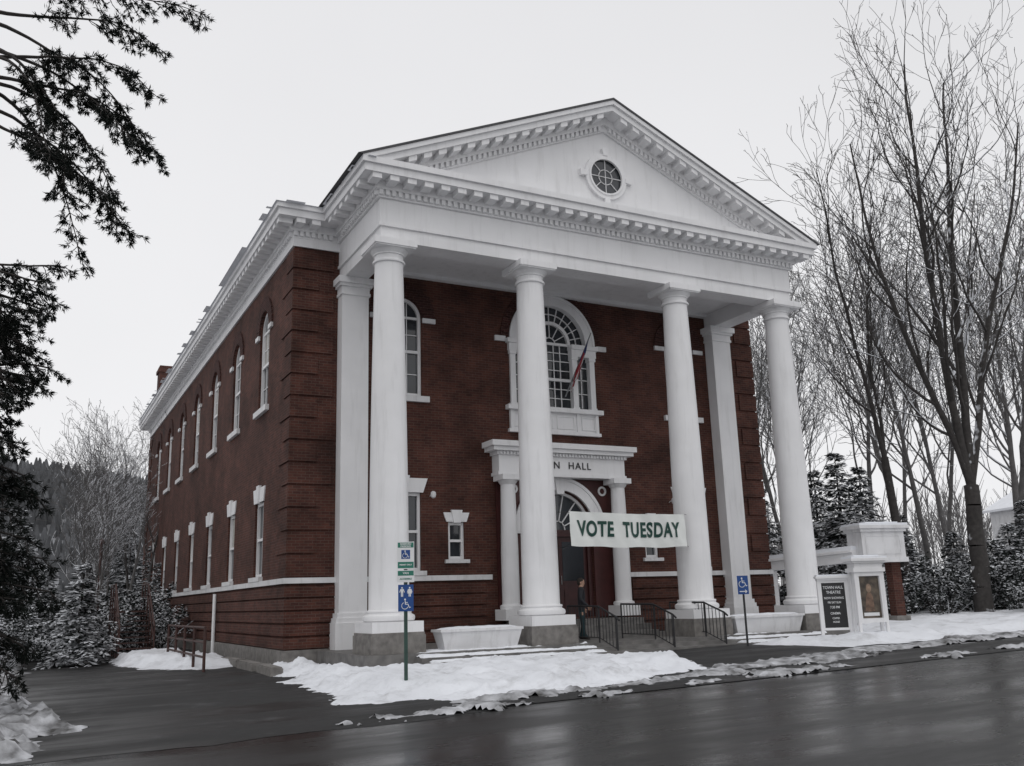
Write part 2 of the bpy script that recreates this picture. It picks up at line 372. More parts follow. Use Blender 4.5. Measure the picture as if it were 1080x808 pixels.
def slab(o,z0,z1):
    mb.box(XL-o,XR+o,YW-o,YB+o,z0,z1)
    mb.box(-FR-o,13+FR+o,-FR-o,YW-o,z0,z1)
slab(.07,11.1,11.28); slab(.17,11.28,11.5); slab(.60,11.5,11.70); slab(.67,11.70,11.86)
def rows(a,b,pitch): 
    n=int(round((b-a)/pitch)); return [a+(b-a)*(i+.5)/n for i in range(n)]
for x in rows(-FR-.1,13+FR+.1,.17): mb.box(x-.05,x+.05,-FR-.15,-FR-.07,11.15,11.28)
for x in rows(-FR-.5,13+FR+.5,.46): mb.box(x-.12,x+.12,-FR-.56,-FR-.17,11.36,11.5)
for y in rows(-FR-.1,YW-.6,.17): mb.box(-FR-.15,-FR-.07,y-.05,y+.05,11.15,11.28)
for y in rows(-FR-.17,YW-.7,.46): mb.box(-FR-.56,-FR-.17,y-.12,y+.12,11.36,11.5)
for y in rows(YW,YB,.17): mb.box(XL-.15,XL-.07,y-.05,y+.05,11.15,11.28)
for y in rows(YW-.5,YB+.5,.46): mb.box(XL-.56,XL-.17,y-.12,y+.12,11.36,11.5)
for x in rows(XL-.1,-FR-.2,.17): mb.box(x-.05,x+.05,YW-.15,YW-.07,11.15,11.28)
for x in rows(XL-.2,-FR-.6,.46): mb.box(x-.12,x+.12,YW-.56,YW-.17,11.36,11.5)
obj('cornice',mb,WHITE,hall)
mb=MB()
def ring(o,z0,z1,inn=.33):
    mb.box(-FR-o,13+FR+o,-FR-o,inn,z0,z1); mb.box(-FR-o,inn,inn,YW,z0,z1); mb.box(13-inn,13+FR+o,inn,YW,z0,z1)
ring(-.03,10,10.36); ring(.03,10.36,10.44); ring(0,10.44,11.1)
mb.box(.33,12.67,.33,YW,10.5,10.6)
mb.box(.33,12.67,YW-.20,YW-.003,10.40,10.5)
obj('entablature',mb,WHITE,hall)
A=math.atan2(15.14-11.86,6.5+FR+.67); ca=math.cos(A); x0t=-FR-.67
def zt(x,t): return 11.862+(min(x,13-x)-x0t)*math.tan(A)-t/ca
def line(t,zc=11.863):
    xl=x0t+(zc-11.862+t/ca)/math.tan(A); return [(xl,zc),(6.5,zt(6.5,t)),(13-xl,zc)]
mb=MB()
def rake(t0,t1,o): mb.band(line(t0),line(t1),-FR-o,-FR+.3)
rake(0,.12,.67); rake(.12,.28,.60); rake(.28,.50,.17); rake(.50,.66,.07)
def sheared(x,hw,t0,t1,y0,y1):
    mb.prism([(x-hw,zt(x-hw,t1)),(x+hw,zt(x+hw,t1)),(x+hw,zt(x+hw,t0)),(x-hw,zt(x-hw,t0))],y0,y1)
for s in(0,1):
    for x in rows(.1,6.3,.42): sheared(13-x if s else x,.11,.28,.41,-FR-.56,-FR-.17)
    for x in rows(.9,6.4,.155): sheared(13-x if s else x,.045,.5,.62,-FR-.15,-FR-.07)
obj('raking_cornice',mb,WHITE,hall)
mb=MB(); a=line(.6); mb.prism([a[0],a[2],a[1]],-FR,-FR+.2); ped=obj('pediment',mb,WHITE,hall)
mb=MB(); cz=12.98
def circ(r,n=40,cx=6.5,cz=cz): return [(cx+r*math.cos(2*math.pi*i/n),cz+r*math.sin(2*math.pi*i/n)) for i in range(n+1)]
mb.band(circ(.70),circ(.56),-FR-.09,-FR-.002); mb.band(circ(.585),circ(.53),-FR-.12,-FR-.05)
for k in range(4):
    a=k*math.pi/2; c_,s_=math.cos(a),math.sin(a)
    pts=[(.66,-.07),(.88,-.10),(.88,.10),(.66,.07)]
    mb.prism([(6.5+p*c_-q*s_,cz+p*s_+q*c_) for p,q in pts],-FR-.11,-FR-.003)
ow=obj('round_window',mb,WHITE,ped)
mb=MB(); mb.prism(circ(.56)[:-1],-FR-.02,-FR-.004); obj('glass_pane',mb,GLASS,ow)
mb=MB()
mb.band(circ(.24,24),circ(.22,24),-FR-.045,-FR-.021)
for k in range(8):
    a=k*math.pi/4; c_,s_=math.cos(a),math.sin(a)
    mb.prism([(6.5+p*c_-q*s_,cz+p*s_+q*c_) for p,q in[(.22,-.011),(.55,-.011),(.55,.011),(.22,.011)]],-FR-.045,-FR-.021)
mb.box(6.49,6.51,-FR-.044,-FR-.022,cz-.22,cz+.22); mb.box(6.28,6.72,-FR-.043,-FR-.023,cz-.01,cz+.01)
obj('muntin',mb,WHITE2,ow)
mb=MB()
mb.band(line(-.055),line(-.003),-FR-.70,13)
roof=obj('roof',mb,ROOFM,hall)
mb=MB(); o=.62; zc=11.862
mb.add([(XL-o,YW-o,zc),(XR+o,YW-o,zc),(XR+o,YB+o,zc),(XL-o,YB+o,zc),(6.5,YW+7,14.2),(6.5,YB-7,14.2)],[(0,1,4),(1,2,5,4),(2,3,5),(3,0,4,5)])
obj('roof',mb,SNOW,hall)
rb=lambda x,y:11.862
snow_patch('roof_snow',[(XL-.64,YW-.64),(XL-.64,YB),(XL+.5,YB),(XL+.5,YW+.3),(-1.1,YW+.3),(-1.1,YW-.64)],.10,.3,.13,base=rb,wob=.16,parent=roof,kind=None,seed=8,fine=.03)
snow_patch('roof_snow',[(-1.02,-1.0),(-1.02,2.4),(-.7,2.4),(-.7,-1.0)],.10,.15,.07,base=rb,wob=.12,parent=roof,kind=None,seed=18,fine=.04)
mb=MB(); mb.box(-1.35,-.35,35.62,36.6,-.5,15.3); mb.box(-1.43,-.27,35.54,36.68,14.9,15.1); ch=obj('chimney',mb,BRICK,roof)

def col_mesh():
    sh=MB(); prof=[]
    for i in range(15):
        t=i/14; z=.98+t*(9.42-.98); r=.475-.115*(t**1.7); prof.append((r,z))
    sh.lathe([(.50,.93)]+prof+[(.36,9.46)],40)
    cap=MB(); cap.lathe([(.36,9.46),(.405,9.47),(.415,9.50),(.405,9.53),(.365,9.54),(.365,9.66),(.40,9.67),(.40,9.70),(.47,9.78),(.505,9.83)],40)
    cap.box(-.56,.56,-.56,.56,9.832,9.998)
    cap.box(-.53,.53,-.53,.53,9.80,9.834)
    ba=MB(); ba.lathe([(.56,.70),(.60,.73),(.61,.78),(.60,.83),(.55,.86),(.53,.87),(.52,.90),(.54,.92),(.53,.955),(.50,.96)],40)
    ba.box(-.62,.62,-.62,.62,.46,.70)
    pd=MB(); pd.box(-.655,.655,-.655,.655,.0,.40); pd.box(-.635,.635,-.635,.635,.40,.46)
    return sh.mesh('column',WHITE,True,50),cap.mesh('capital',WHITE,True,40),ba.mesh('column_base',WHITE,True,40),pd.mesh('pedestal',STONE)
cm=col_mesh()
for x in(0,4.07,9.0,13.0):
    c=link('column',cm[0],hall,(x,0,0)); link('capital',cm[1],c); link('column_base',cm[2],c); link('pedestal',cm[3],c)
mb=MB(); mb.box(-.38,.38,-.42,0,.9,9.5); pm=mb.mesh('pilaster',WHITE)
mb=MB(); mb.box(-.42,.42,-.46,.0,9.5,9.58); mb.box(-.40,.40,-.44,.0,9.58,9.74); mb.box(-.46,.46,-.5,0,9.74,9.82); mb.box(-.52,.52,-.56,0,9.82,9.998); pc=mb.mesh('capital',WHITE)
mb=MB(); mb.box(-.43,.43,-.47,0,.78,.9); mb.box(-.47,.47,-.51,0,.66,.78); mb.box(-.5,.5,-.55,0,.0,.66); pb=mb.mesh('pilaster_base',WHITE)
for x in(0,13):
    c=link('pilaster',pm,hall,(x,YW-.003,0)); link('capital',pc,c); link('pilaster_base',pb,c)

def arcpts(r,zs,n=20,c=0): return [(c-r*math.cos(math.pi*i/n),zs+r*math.sin(math.pi*i/n)) for i in range(n+1)]
def arched_window(T,h,z0,zs,blind=False):
    fr=MB(T)
    o=[(-h,z0)]+arcpts(h,zs)+[(h,z0)]; i_=[(-h+.09,z0)]+arcpts(h-.09,zs)+[(h-.09,z0)]
    fr.band(o,i_,.07,.18)
    fr.box(-h+.09,h-.09,.08,.17,z0,z0+.1); zm=(z0+zs+.3)/2
    fr.box(-h+.09,h-.09,.075,.165,zm-.04,zm+.04); fr.box(-h+.09,h-.09,.1,.16,zs-.035,zs+.035)
    for u in(-(h-.09)/3,(h-.09)/3): fr.box(u-.012,u+.012,.12,.15,z0+.1,zs+math.sqrt((h-.1)**2-u*u))
    for z in np.linspace(z0,zm,3)[1:-1]: fr.box(-h+.09,h-.09,.123,.147,z-.012,z+.012)
    for z in np.linspace(zm,zs,3)[1:-1]: fr.box(-h+.09,h-.09,.123,.147,z-.012,z+.012)
    gl=MB(T); gl.prism([(-h+.05,z0+.02)]+arcpts(h-.05,zs)+[(h-.05,z0+.02)],.151,.2)
    si=MB(T); si.box(-h-.2,h+.2,-.11,.1,z0-.17,z0)
    ar=MB(T)
    n=19; 
    for i in range(n):
        a0,a1=math.pi*(i+.06)/n,math.pi*(i+.94)/n; r0,r1=h+.004,h+.42
        ar.prism([(-r0*math.cos(a0),zs+r0*math.sin(a0)),(-r0*math.cos(a1),zs+r0*math.sin(a1)),(-r1*math.cos(a1),zs+r1*math.sin(a1)),(-r1*math.cos(a0),zs+r1*math.sin(a0))],-.05,.1)
    im=MB(T); 
    for s in(-1,1): im.box(min(s*(h+.42),s*(h+.02)),max(s*(h+.42),s*(h+.02)),-.07,.05,zs-.14,zs-.004)
    ms=[('window',fr,WHITE),('glass_pane',gl,GLASS),('window_sill',si,WHITE2),('brick_arch',ar,BRICKD)]+[('impost_block',q,WHITE2) for q in im.islands()]
    if blind:
        bl=MB(T); bl.box(-h+.1,h-.1,.147,.1505,zm+.04,zs); ms.append(('blind',bl,BLIND))
    return [(n,b.mesh(n,m)) for n,b,m in ms]
def flat_window(T,h,z0,z1,lint=.40,blind=0,panes=2):
    fr=MB(T); fr.box(-h,-h+.08,.07,.18,z0,z1); fr.box(h-.08,h,.07,.18,z0,z1); fr.box(-h+.08,h-.08,.07,.18,z1-.09,z1); fr.box(-h+.08,h-.08,.07,.18,z0,z0+.09)
    zm=(z0+z1)/2; fr.box(-h+.08,h-.08,.075,.165,zm-.035,zm+.035)
    if panes==2: fr.box(-.012,.012,.12,.15,z0+.09,z1-.09)
    gl=MB(T); gl.box(-h+.05,h-.05,.151,.2,z0+.05,z1-.05)
    si=MB(T); si.box(-h-.12,h+.12,-.12 if z0<2 and h>.4 else -.09,.1,z0-(.125 if z0<2 else .1),z0)
    li=MB(T); k=lint*.35
    li.prism([(-h-.06,z1),(h+.06,z1),(h+.06+k,z1+lint),(-h-.06-k,z1+lint)],-.035,.15)
    li.prism([(-.10,z1-.03),(.10,z1-.03),(.17,z1+lint+.07),(-.17,z1+lint+.07)],-.08,.1)
    ms=[('window',fr,WHITE),('glass_pane',gl,GLASS),('window_sill',si,WHITE2),('lintel',li,WHITE)]
    if blind:
        bl=MB(T); bl.box(-h+.09,h-.09,.147,.1505,zm+.035,z1-.09); ms.append(('blind',bl,BLIND))
    return [(n,b.mesh(n,m)) for n,b,m in ms]
def place(ms,loc):
    w_=link('window',ms[0][1],hall,loc)
    for n,m in ms[1:]: link(n,m,w_)
wm=arched_window(TF,.58,6.85,9.2); place(wm,(1.55,0,0)); place(wm,(11.45,0,0))
wm=flat_window(TF,.52,1.95,4.1); place(wm,(1.55,0,0)); place(wm,(11.45,0,0))
wm=flat_window(TF,.25,2.25,3.3,.26,0,1); place(wm,(3.14,0,0)); place(wm,(9.86,0,0))
wa=arched_window(TS,.62,6.9,9.35,True); wb=arched_window(TS,.62,6.9,9.35); wc=flat_window(TS,.55,1.95,4.1,.42,1); wd=flat_window(TS,.55,1.95,4.1,.42,0)
for i,y in enumerate(SY): place(wa if i%3!=1 else wb,(0,y,0)); place(wd if i%2==0 else wc,(0,y,0))
# central window with side lights under one wide fan arch
T=lambda p:(6.5+p[0],YW+p[1],p[2])
fr=MB(T); zs=PZ
fr.band(arcpts(1.48,zs,32),arcpts(1.20,zs,32),-.10,.12)
fr.band(arcpts(1.53,zs,32),arcpts(1.45,zs,32),-.14,-.08)
for s in(-1,1):
    for u in(1.42,.78):
        fr.box(s*u-.09,s*u+.09,-.08,.12,6.8,8.50); fr.box(s*u-.12,s*u+.12,-.11,.12,8.40,8.51); fr.box(s*u-.11,s*u+.11,-.10,.12,6.75,6.88)
    a,b=sorted((s*.66,s*1.56)); fr.box(a,b,-.12,.12,8.51,8.74)
    a,b=sorted((s*.64,s*1.62)); fr.box(a,b,-.18,.12,8.74,8.88)
    a,b=sorted((s*.87,s*1.33))
    fr.box(s*1.10-.012,s*1.10+.012,.09,.13,6.9,8.50)
    for z in(7.35,7.8,8.2): fr.box(a,b,.09,.13,z-.012,z+.012)
fr.box(-.69,.69,.06,.14,7.70,7.79)
for u in(-.35,-.12,.12,.35): fr.box(u-.012,u+.012,.09,.13,6.85,PZ)
for z in(7.15,7.45,8.05,8.35,8.62): fr.box(-.69,.69,.092,.128,z-.012,z+.012)
fr.band(arcpts(.72,zs,22),arcpts(.62,zs,22),.04,.135)
for k in range(1,12):
    a=math.pi*k/12; c_,s_=math.cos(a),math.sin(a)
    fr.prism([(p*c_-q*s_,zs+p*s_+q*c_) for p,q in[(.70,-.013),(1.22,-.013),(1.22,.013),(.70,.013)]],.09,.13)
for k in range(1,6):
    a=math.pi*k/6; c_,s_=math.cos(a),math.sin(a)
    fr.prism([(p*c_-q*s_,zs+p*s_+q*c_) for p,q in[(.2,-.012),(.63,-.012),(.63,.012),(.2,.012)]],.092,.128)
fr.band(arcpts(.21,zs,12),arcpts(.185,zs,12),.09,.13); fr.band(arcpts(.98,zs,24),arcpts(.955,zs,24),.088,.132)
fr.box(-.63,.63,.07,.137,8.86,8.94)
pw=obj('window',fr,WHITE,hall)
gl=MB(T); gl.prism([(-1.5,6.7),(1.5,6.7),(1.5,8.85),(1.28,PZ)]+[(x,z) for x,z in list(reversed(arcpts(1.26,zs,24)))[1:-1]]+[(-1.28,PZ),(-1.5,8.85)],.14,.2); obj('glass_pane',gl,GLASS,pw)
si=MB(T); si.box(-1.68,1.68,-.22,.12,6.66,6.80); si.box(-1.56,1.56,-.05,.12,6.0,6.66); si.box(-1.62,1.62,-.12,.12,5.98,6.08)
for a,b in((-1.45,-.95),(-.70,-.06),(.06,.70),(.95,1.45)):
    si.box(a,b,-.075,-.05,6.16,6.2);si.box(a,b,-.075,-.05,6.54,6.58)
    for c_ in(a,b-.04): si.box(c_,c_+.04,-.075,-.05,6.2,6.54)
for s in(-1.5,-.82,.82,1.5): si.box(s-.055,s+.055,-.1,-.05,6.08,6.66)
obj('window_sill',si,WHITE,pw)
ar=MB(T); n=31
for i in range(n):
    a0,a1=math.pi*(i+.05)/n,math.pi*(i+.95)/n; r0,r1=1.534,1.80
    if zs+r1*math.sin((a0+a1)/2)>10.46: r1=(10.46-zs)/math.sin((a0+a1)/2)
    if r1<r0+.02: continue
    ar.prism([(-r0*math.cos(a0),zs+r0*math.sin(a0)),(-r0*math.cos(a1),zs+r0*math.sin(a1)),(-r1*math.cos(a1),zs+r1*math.sin(a1)),(-r1*math.cos(a0),zs+r1*math.sin(a0))],-.05,.1)
obj('brick_arch',ar,BRICKD,pw)
im=MB(T)
for s in(-1,1):
    a,b=sorted((s*1.64,s*2.0)); im.box(a,b,-.07,.05,zs-.12,zs+.04)
objs('impost_block',im,WHITE2,pw)

ent=MB(T)
ent.box(-2.5,2.5,-.72,-.003,5.44,5.60); ent.box(-2.42,2.42,-.64,-.003,5.32,5.44)
ent.box(-2.25,2.25,-.50,-.003,5.22,5.32)
n=40
for i in range(n):
    x=-2.2+4.4*(i+.5)/n; ent.box(x-.03,x+.03,-.55,-.50,5.22,5.31)
ent.box(-2.18,2.18,-.45,-.003,4.72,5.22); ent.box(-2.22,2.22,-.48,-.003,4.62,4.72)
en=obj('entrance_surround',ent,WHITE,hall)
mb=MB(); mb.lathe([(.25,.98),(.25,2.4),(.21,4.3),(.21,4.34)],24); mb.lathe([(.30,.85),(.32,.9),(.31,.95),(.25,.98)],24); mb.box(-.34,.34,-.34,.34,.55,.85)
mb.lathe([(.21,4.34),(.26,4.40),(.29,4.46)],24); mb.box(-.31,.31,-.31,.31,4.46,4.62)
ecm=mb.mesh('entrance_column',WHITE,True,40)
for x in(-1.9,1.9): link('entrance_column',ecm,en,(6.5+x,YW-.42,0))
mb=MB(T)
r=1.16; pts=arcpts(r,3.1,24)
for i in range(24):
    (xa,za),(xb,zb)=pts[i],pts[i+1]; mb.prism([(xa,za),(xb,zb),(xb,4.60),(xa,4.60)],-.06,-.003)
mb.box(-2.1,-r,-.06,-.003,.55,4.60); mb.box(r,2.1,-.06,-.003,.55,4.60)
obj('spandrel_panel',mb,RED,en)
mb=MB(T)
mb.band(arcpts(1.5,3.1,28),arcpts(1.18,3.1,28),-.14,-.061); mb.band(arcpts(1.56,3.1,28),arcpts(1.47,3.1,28),-.17,-.10)
for s in(-1,1):
    a,b=sorted((s*1.16,s*1.58)); mb.box(a,b,-.15,-.061,2.98,3.10)
mb.prism([(-.12,4.15),(.12,4.15),(.18,4.66),(-.18,4.66)],-.2,-.061)
obj('arch_trim',mb,WHITE,en)
for s in(-1,1):
    mb=MB(T); cc=(s*1.55,4.28); 
    mb.band([(cc[0]+.15*math.cos(t),cc[1]+.15*math.sin(t)) for t in np.linspace(0,2*math.pi,21)],[(cc[0]+.09*math.cos(t),cc[1]+.09*math.sin(t)) for t in np.linspace(0,2*math.pi,21)],-.09,-.061)
    obj('roundel',mb,WHITE,en)
fm=MB(T); fm.box(-1.14,-1.0,.05,.2,.56,3.1); fm.box(1.0,1.14,.05,.2,.56,3.1); fm.box(-1.0,1.0,.05,.2,2.9,3.1); obj('door_frame',fm,TIMBER,en)
for s in(-1,1):
    mb=MB(T); a,b=sorted((s*.02,s*1.0)); mb.box(a,b,.12,.18,.56,2.9)
    mb.box(a+.15,b-.15,.10,.12,.75,1.35); mb.box(a+.12,b-.12,.105,.12,1.5,1.55)
    dr=obj('door',mb,TIMBER,en)
    mb=MB(T); a,b=sorted((s*.14,s*.88)); mb.box(a,b,.11,.119,1.6,2.75); obj('glass_pane',mb,GLASS,en)
    mb=MB(T); mb.tube((s*.07,.08,1.5),(s*.07,.08,1.75),.012); obj('door_handle',mb,METAL,en)
mb=MB(T); mb.prism(arcpts(1.1,3.1,24),.13,.2); obj('fanlight',mb,GLASS,en)
mb=MB(T)
for k in range(1,7):
    a=math.pi*k/7; c_,s_=math.cos(a),math.sin(a)
    mb.prism([(p*c_-q*s_,3.1+p*s_+q*c_) for p,q in[(.25,-.014),(1.10,-.014),(1.10,.014),(.25,.014)]],.09,.129)
mb.band(arcpts(.28,3.1,12),arcpts(.25,3.1,12),.09,.129); mb.band(arcpts(1.15,3.1,24),arcpts(1.06,3.1,24),.05,.13)
obj('fanlight_frame',mb,WHITE2,en)
for i,word in enumerate(('TOWN','HALL')):
    tm=text_mesh(word,.30,.01,.0,space=1.2); tm.materials.append(BLACKP); xc=(max(v.co.x for v in tm.vertices)+min(v.co.x for v in tm.vertices))/2
    link('lettering',tm,en,((6.5-.68 if i==0 else 6.5+.55)-xc,YW-.465,4.96))

mb=MB(); mb.box(-.85,13.85,-.85,YW-.11,-.7,-.002); obj('porch_floor',mb,STEP,hall)
mb=MB(); TR=[(-.85,-1.30,-.09),(-1.30,-1.75,-.17),(-1.75,-2.25,-.245)]
for ya,yb,z in TR: mb.box(.30,12.6,yb,ya,-.7,z)
mb.box(4.6,8.4,1.7,YW-.11,-.002,.5); mb.box(4.6,8.4,1.35,1.7,-.002,.34); mb.box(4.6,8.4,1.0,1.35,-.002,.17)
obj('steps',mb,STEP,hall)
for ya,yb,z in [(-.70,-.85,-.002)]+TR:
    for xa,xb in((.34,4.9),(9.2,12.5)):
        snow_patch('step_snow',[(xa,ya-.03),(xb,ya-.03),(xb,yb+.04),(xa,yb+.04)],.05,.10,.05,base=lambda x,y,z=z:z,wob=.12,parent=hall,kind=None,fine=.012,seed=int(z*100),mar=.02)
snow_patch('step_snow',[(.7,-.12),(.98,-.12),(3.35,-.12),(3.4,-.7),(.7,-.7)],.03,.1,.06,base=lambda x,y:0,wob=.1,parent=hall,kind=None,fine=.01,mar=.02)
mb=MB(); mb.tube((XL-.14,12.3,G(-2)),(XL-.14,12.3,1.6),.06,n=10); obj('downspout',mb,WHITE,hall,smooth=True)
for x in(2.35,10.65):
    mb=MB(); mb.tube((x,YW,4.0),(x,YW-.22,4.08),.015,n=6); mb.lathe([(.03,4.12),(.07,4.09),(.08,4.02),(.06,3.95),(.02,3.92)],12,x,YW-.24); obj('wall_lamp',mb,WHITE2,hall,smooth=True)
# ------------------------------------------------------------ flag / banner
fl=link('flag',None,loc=(6.92,YW-.02,7.2),label='furled american flag hanging from an angled pole on the brick wall',category='flag')
tip=np.array([.42,-1.0,1.85])
mb=MB(); mb.tube((0,0,0),tip,.022,.016,8); obj('flagpole',mb,METAL,fl,smooth=True)
m=bpy.data.materials.new('flag_cloth'); m.use_nodes=True; nt=m.node_tree; b=nt.nodes['Principled BSDF']; b.inputs['Roughness'].default_value=.85
uvn=nt.nodes.new('ShaderNodeAttribute'); uvn.attribute_name='st'; sp=nt.nodes.new('ShaderNodeSeparateXYZ'); nt.links.new(uvn.outputs['Vector'],sp.inputs[0])
def mathn(op,a,bv=None):
    n=nt.nodes.new('ShaderNodeMath'); n.operation=op
    for i,q in enumerate((a,bv)):
        if q is None: continue
        if isinstance(q,(int,float)): n.inputs[i].default_value=q
        else: nt.links.new(q,n.inputs[i])
    return n.outputs[0]
st=mathn('GREATER_THAN',mathn('FRACT',mathn('MULTIPLY',sp.outputs['Y'],6.5)),.5)
cant=mathn('MULTIPLY',mathn('LESS_THAN',sp.outputs['X'],.42),mathn('GREATER_THAN',sp.outputs['Y'],.46))
m1=nt.nodes.new('ShaderNodeMix'); m1.data_type='RGBA'; nt.links.new(st,m1.inputs[0]); m1.inputs[6].default_value=(.20,.012,.02,1); m1.inputs[7].default_value=(.42,.40,.40,1)
m2=nt.nodes.new('ShaderNodeMix'); m2.data_type='RGBA'; nt.links.new(cant,m2.inputs[0]); nt.links.new(m1.outputs[2],m2.inputs[6]); m2.inputs[7].default_value=(.012,.02,.09,1)
nt.links.new(m2.outputs[2],b.inputs['Base Color'])
mb=MB(); nu,nv=26,18; st_=[]
for i in range(nu+1):
    for j in range(nv+1):
        s=i/nu; v=j/nv
        base=tip*(.30+.68*v); drop=s*(.45+.85*v)
        px=base[0]-.30*s*v-.06*s; py=base[1]*(1-.35*s); pz=base[2]-drop
        fold=.06*math.sin(v*math.pi*5+s)*min(s*3,1)
        mb.v.append((px+fold,py+.05*math.cos(v*math.pi*4)*s,pz)); st_.append((s,v,0))
for i in range(nu):
    for j in range(nv):
        a=i*(nv+1)+j; mb.f.append((a,a+1,a+nv+2,a+nv+1)); mb.m.append(0)
me=mb.mesh('flag_cloth',m,True,180); at=me.attributes.new('st','FLOAT_VECTOR','POINT'); at.data.foreach_set('vector',np.array(st_,dtype=np.float32).ravel())
link('flag_cloth',me,fl)

BH=1.85
ban=link('banner',None,loc=(6.51,-.58,2.82),label='white cloth banner with green vote tuesday lettering between two columns',category='banner')
def bz(u,v): return v*.44-.03*(1-u*u)-.015*u
def by(u,v): return .03*math.sin(u*7+v)+.012*math.sin(u*23+v*4)
mb=MB(); nx,nz_=60,10
for k in range(2):
    for j in range(nz_+1):
        for i in range(nx+1):
            u=i/nx*2-1; v=j/nz_*2-1
            mb.v.append((u*BH,by(u,v)+(.006 if k else 0),bz(u,v)+.012*math.sin(u*9)*(v<-.5)))
o=(nx+1)*(nz_+1)
for j in range(nz_):
    for i in range(nx):
        a=j*(nx+1)+i; mb.f.append((a,a+1,a+nx+2,a+nx+1)); mb.m.append(0); mb.f.append((a+o,a+nx+1+o,a+nx+2+o,a+1+o)); mb.m.append(0)
obj('banner_cloth',mb,BANNER,ban,smooth=True,ang=180)
tm=text_mesh('VOTE  TUESDAY',.62,.003,.020,space=1.14); tm.materials.append(GREEN)
xs=[v.co.x for v in tm.vertices]; sc=3.25/(max(xs)-min(xs)); xm=(max(xs)+min(xs))/2; zs_=[v.co.z for v in tm.vertices]; scz=.41/(max(zs_)-min(zs_))
for v in tm.vertices:
    v.co.x=(v.co.x-xm)*sc; v.co.z*=scz; u=v.co.x/BH; v.co.z+=bz(u,0); v.co.y+=by(u,v.co.z/.44)-.014
link('lettering',tm,ban)
mb=MB()
for z in(.42,-.42):
    mb.tube((-BH+.01,0,z),(-2.02,.40,z*1.1),.008,n=5); mb.tube((BH-.01,.0,z),(2.13,.30,z*1.05),.008,n=5)
objs('rope',mb,IRON,ban)

# ------------------------------------------------------------ railings
def railing(x,name='handrail'):
    r=link(name,None,loc=(x,0,0),label='black iron handrail beside the entrance steps',category='handrail',group='handrails at the entrance steps')
    y0,y1=.70,-1.60; zg1=-.17; ym=-.80; sl=.26
    mb=MB(); mb.tube((0,y0,.90),(0,ym,.88),.024,n=8); mb.tube((0,ym,.88),(0,y1,.88-sl),.024,n=8); mb.tube((0,y1,.88-sl),(0,y1-.12,.54),.024,n=8)
    mb.tube((0,y0,.12),(0,ym,.12),.012,n=6); mb.tube((0,ym,.12),(0,y1,.12-sl),.012,n=6); obj('rail',mb,IRON,r,smooth=True)
    mb=MB()
    for y in(y0,ym,y1):
        zt_=.89 if y>-1 else .62; zb=-.01 if y>-1 else zg1-.1
        mb.tube((0,y,zb),(0,y,zt_),.022,n=8)
    objs('post',mb,IRON,r)
    y=y0-.14; mb=MB()
    while y>y1+.05:
        f_=0 if y>ym else (ym-y)/(ym-y1)
        mb.tube((0,y,.12-sl*f_),(0,y,.89-sl*f_),.010,n=5); y-=.14
    objs('baluster',mb,IRON,r)
railing(5.25); railing(6.95); railing(8.6)
gr=link('guard_railing',None,loc=(-3.5,3.6,G(-3.5)),label='brown steel guard railing beside the snowy side yard',category='railing')
mb=MB(); pts=[(0,0),(0,1.6),(0,3.2),(0,4.8),(0,6.4)]
for (x,y) in pts: mb.tube((x,y,-.1),(x,y,1.08),.038,n=8)
objs('post',mb,REDIRON,gr)
mb=MB()
for z in(.35,.7,1.06):
    for a,b in zip(pts[:-1],pts[1:]): mb.tube((*a,z),(*b,z),.03,n=6)
obj('rail',mb,REDIRON,gr)
stc=link('exterior_stair',None,loc=(-4.6,13.5,G(-5)),label='dark steel exterior stair with railings beside the brick wall',category='stairs')
mb=MB()
for i in range(8): mb.box(0,1.1,i*.3,i*.3+.28,i*.18+.1,i*.18+.14)
mb.box(0,1.1,2.4,4.2,1.5,1.56); objs('tread',mb,REDIRON,stc)
for x in(0,1.1):
    mb=MB(); mb.tube((x,0,1.0),(x,2.4,2.5),.03,n=6); mb.tube((x,0,.55),(x,2.4,2.05),.025,n=6); mb.tube((x,2.4,2.5),(x,4.2,2.5),.03,n=6); mb.tube((x,2.4,2.05),(x,4.2,2.05),.025,n=6)
    for y in(0,.8,1.6,2.4,3.3,4.2): mb.tube((x,y,-.1),(x,y,1.0+min(y,2.4)*.625),.03,n=6)
    obj('railing',mb,REDIRON,stc)
pip=link('vent_pipe',None,loc=(-5.1,17,G(-5)),label='thin rusty red vent pipe standing near the hall',category='pipe')
mb=MB(); mb.tube((0,0,-.1),(0,0,4.1),.055,n=10); obj('pipe_shaft',mb,REDIRON,pip,smooth=True)
mb=MB(); mb.lathe([(.055,4.0),(.1,4.02),(.1,4.12),(.03,4.2)],10); obj('pipe_cap',mb,REDIRON,pip,smooth=True)
mb=MB(); mb.box(-.14,.14,-.9,.9,-.05,.16); mb.box(-.12,.12,-.88,.88,.16,.19); kb=mb.mesh('kerb_block',STONE)
for i in range(3): link('kerb_block',kb,None,(-2.45,1.2+2.1*i,G(-2.4)),D2R(3*i-3),label='low rough granite kerb block along the driveway',category='kerb block',group='kerb blocks along the driveway')

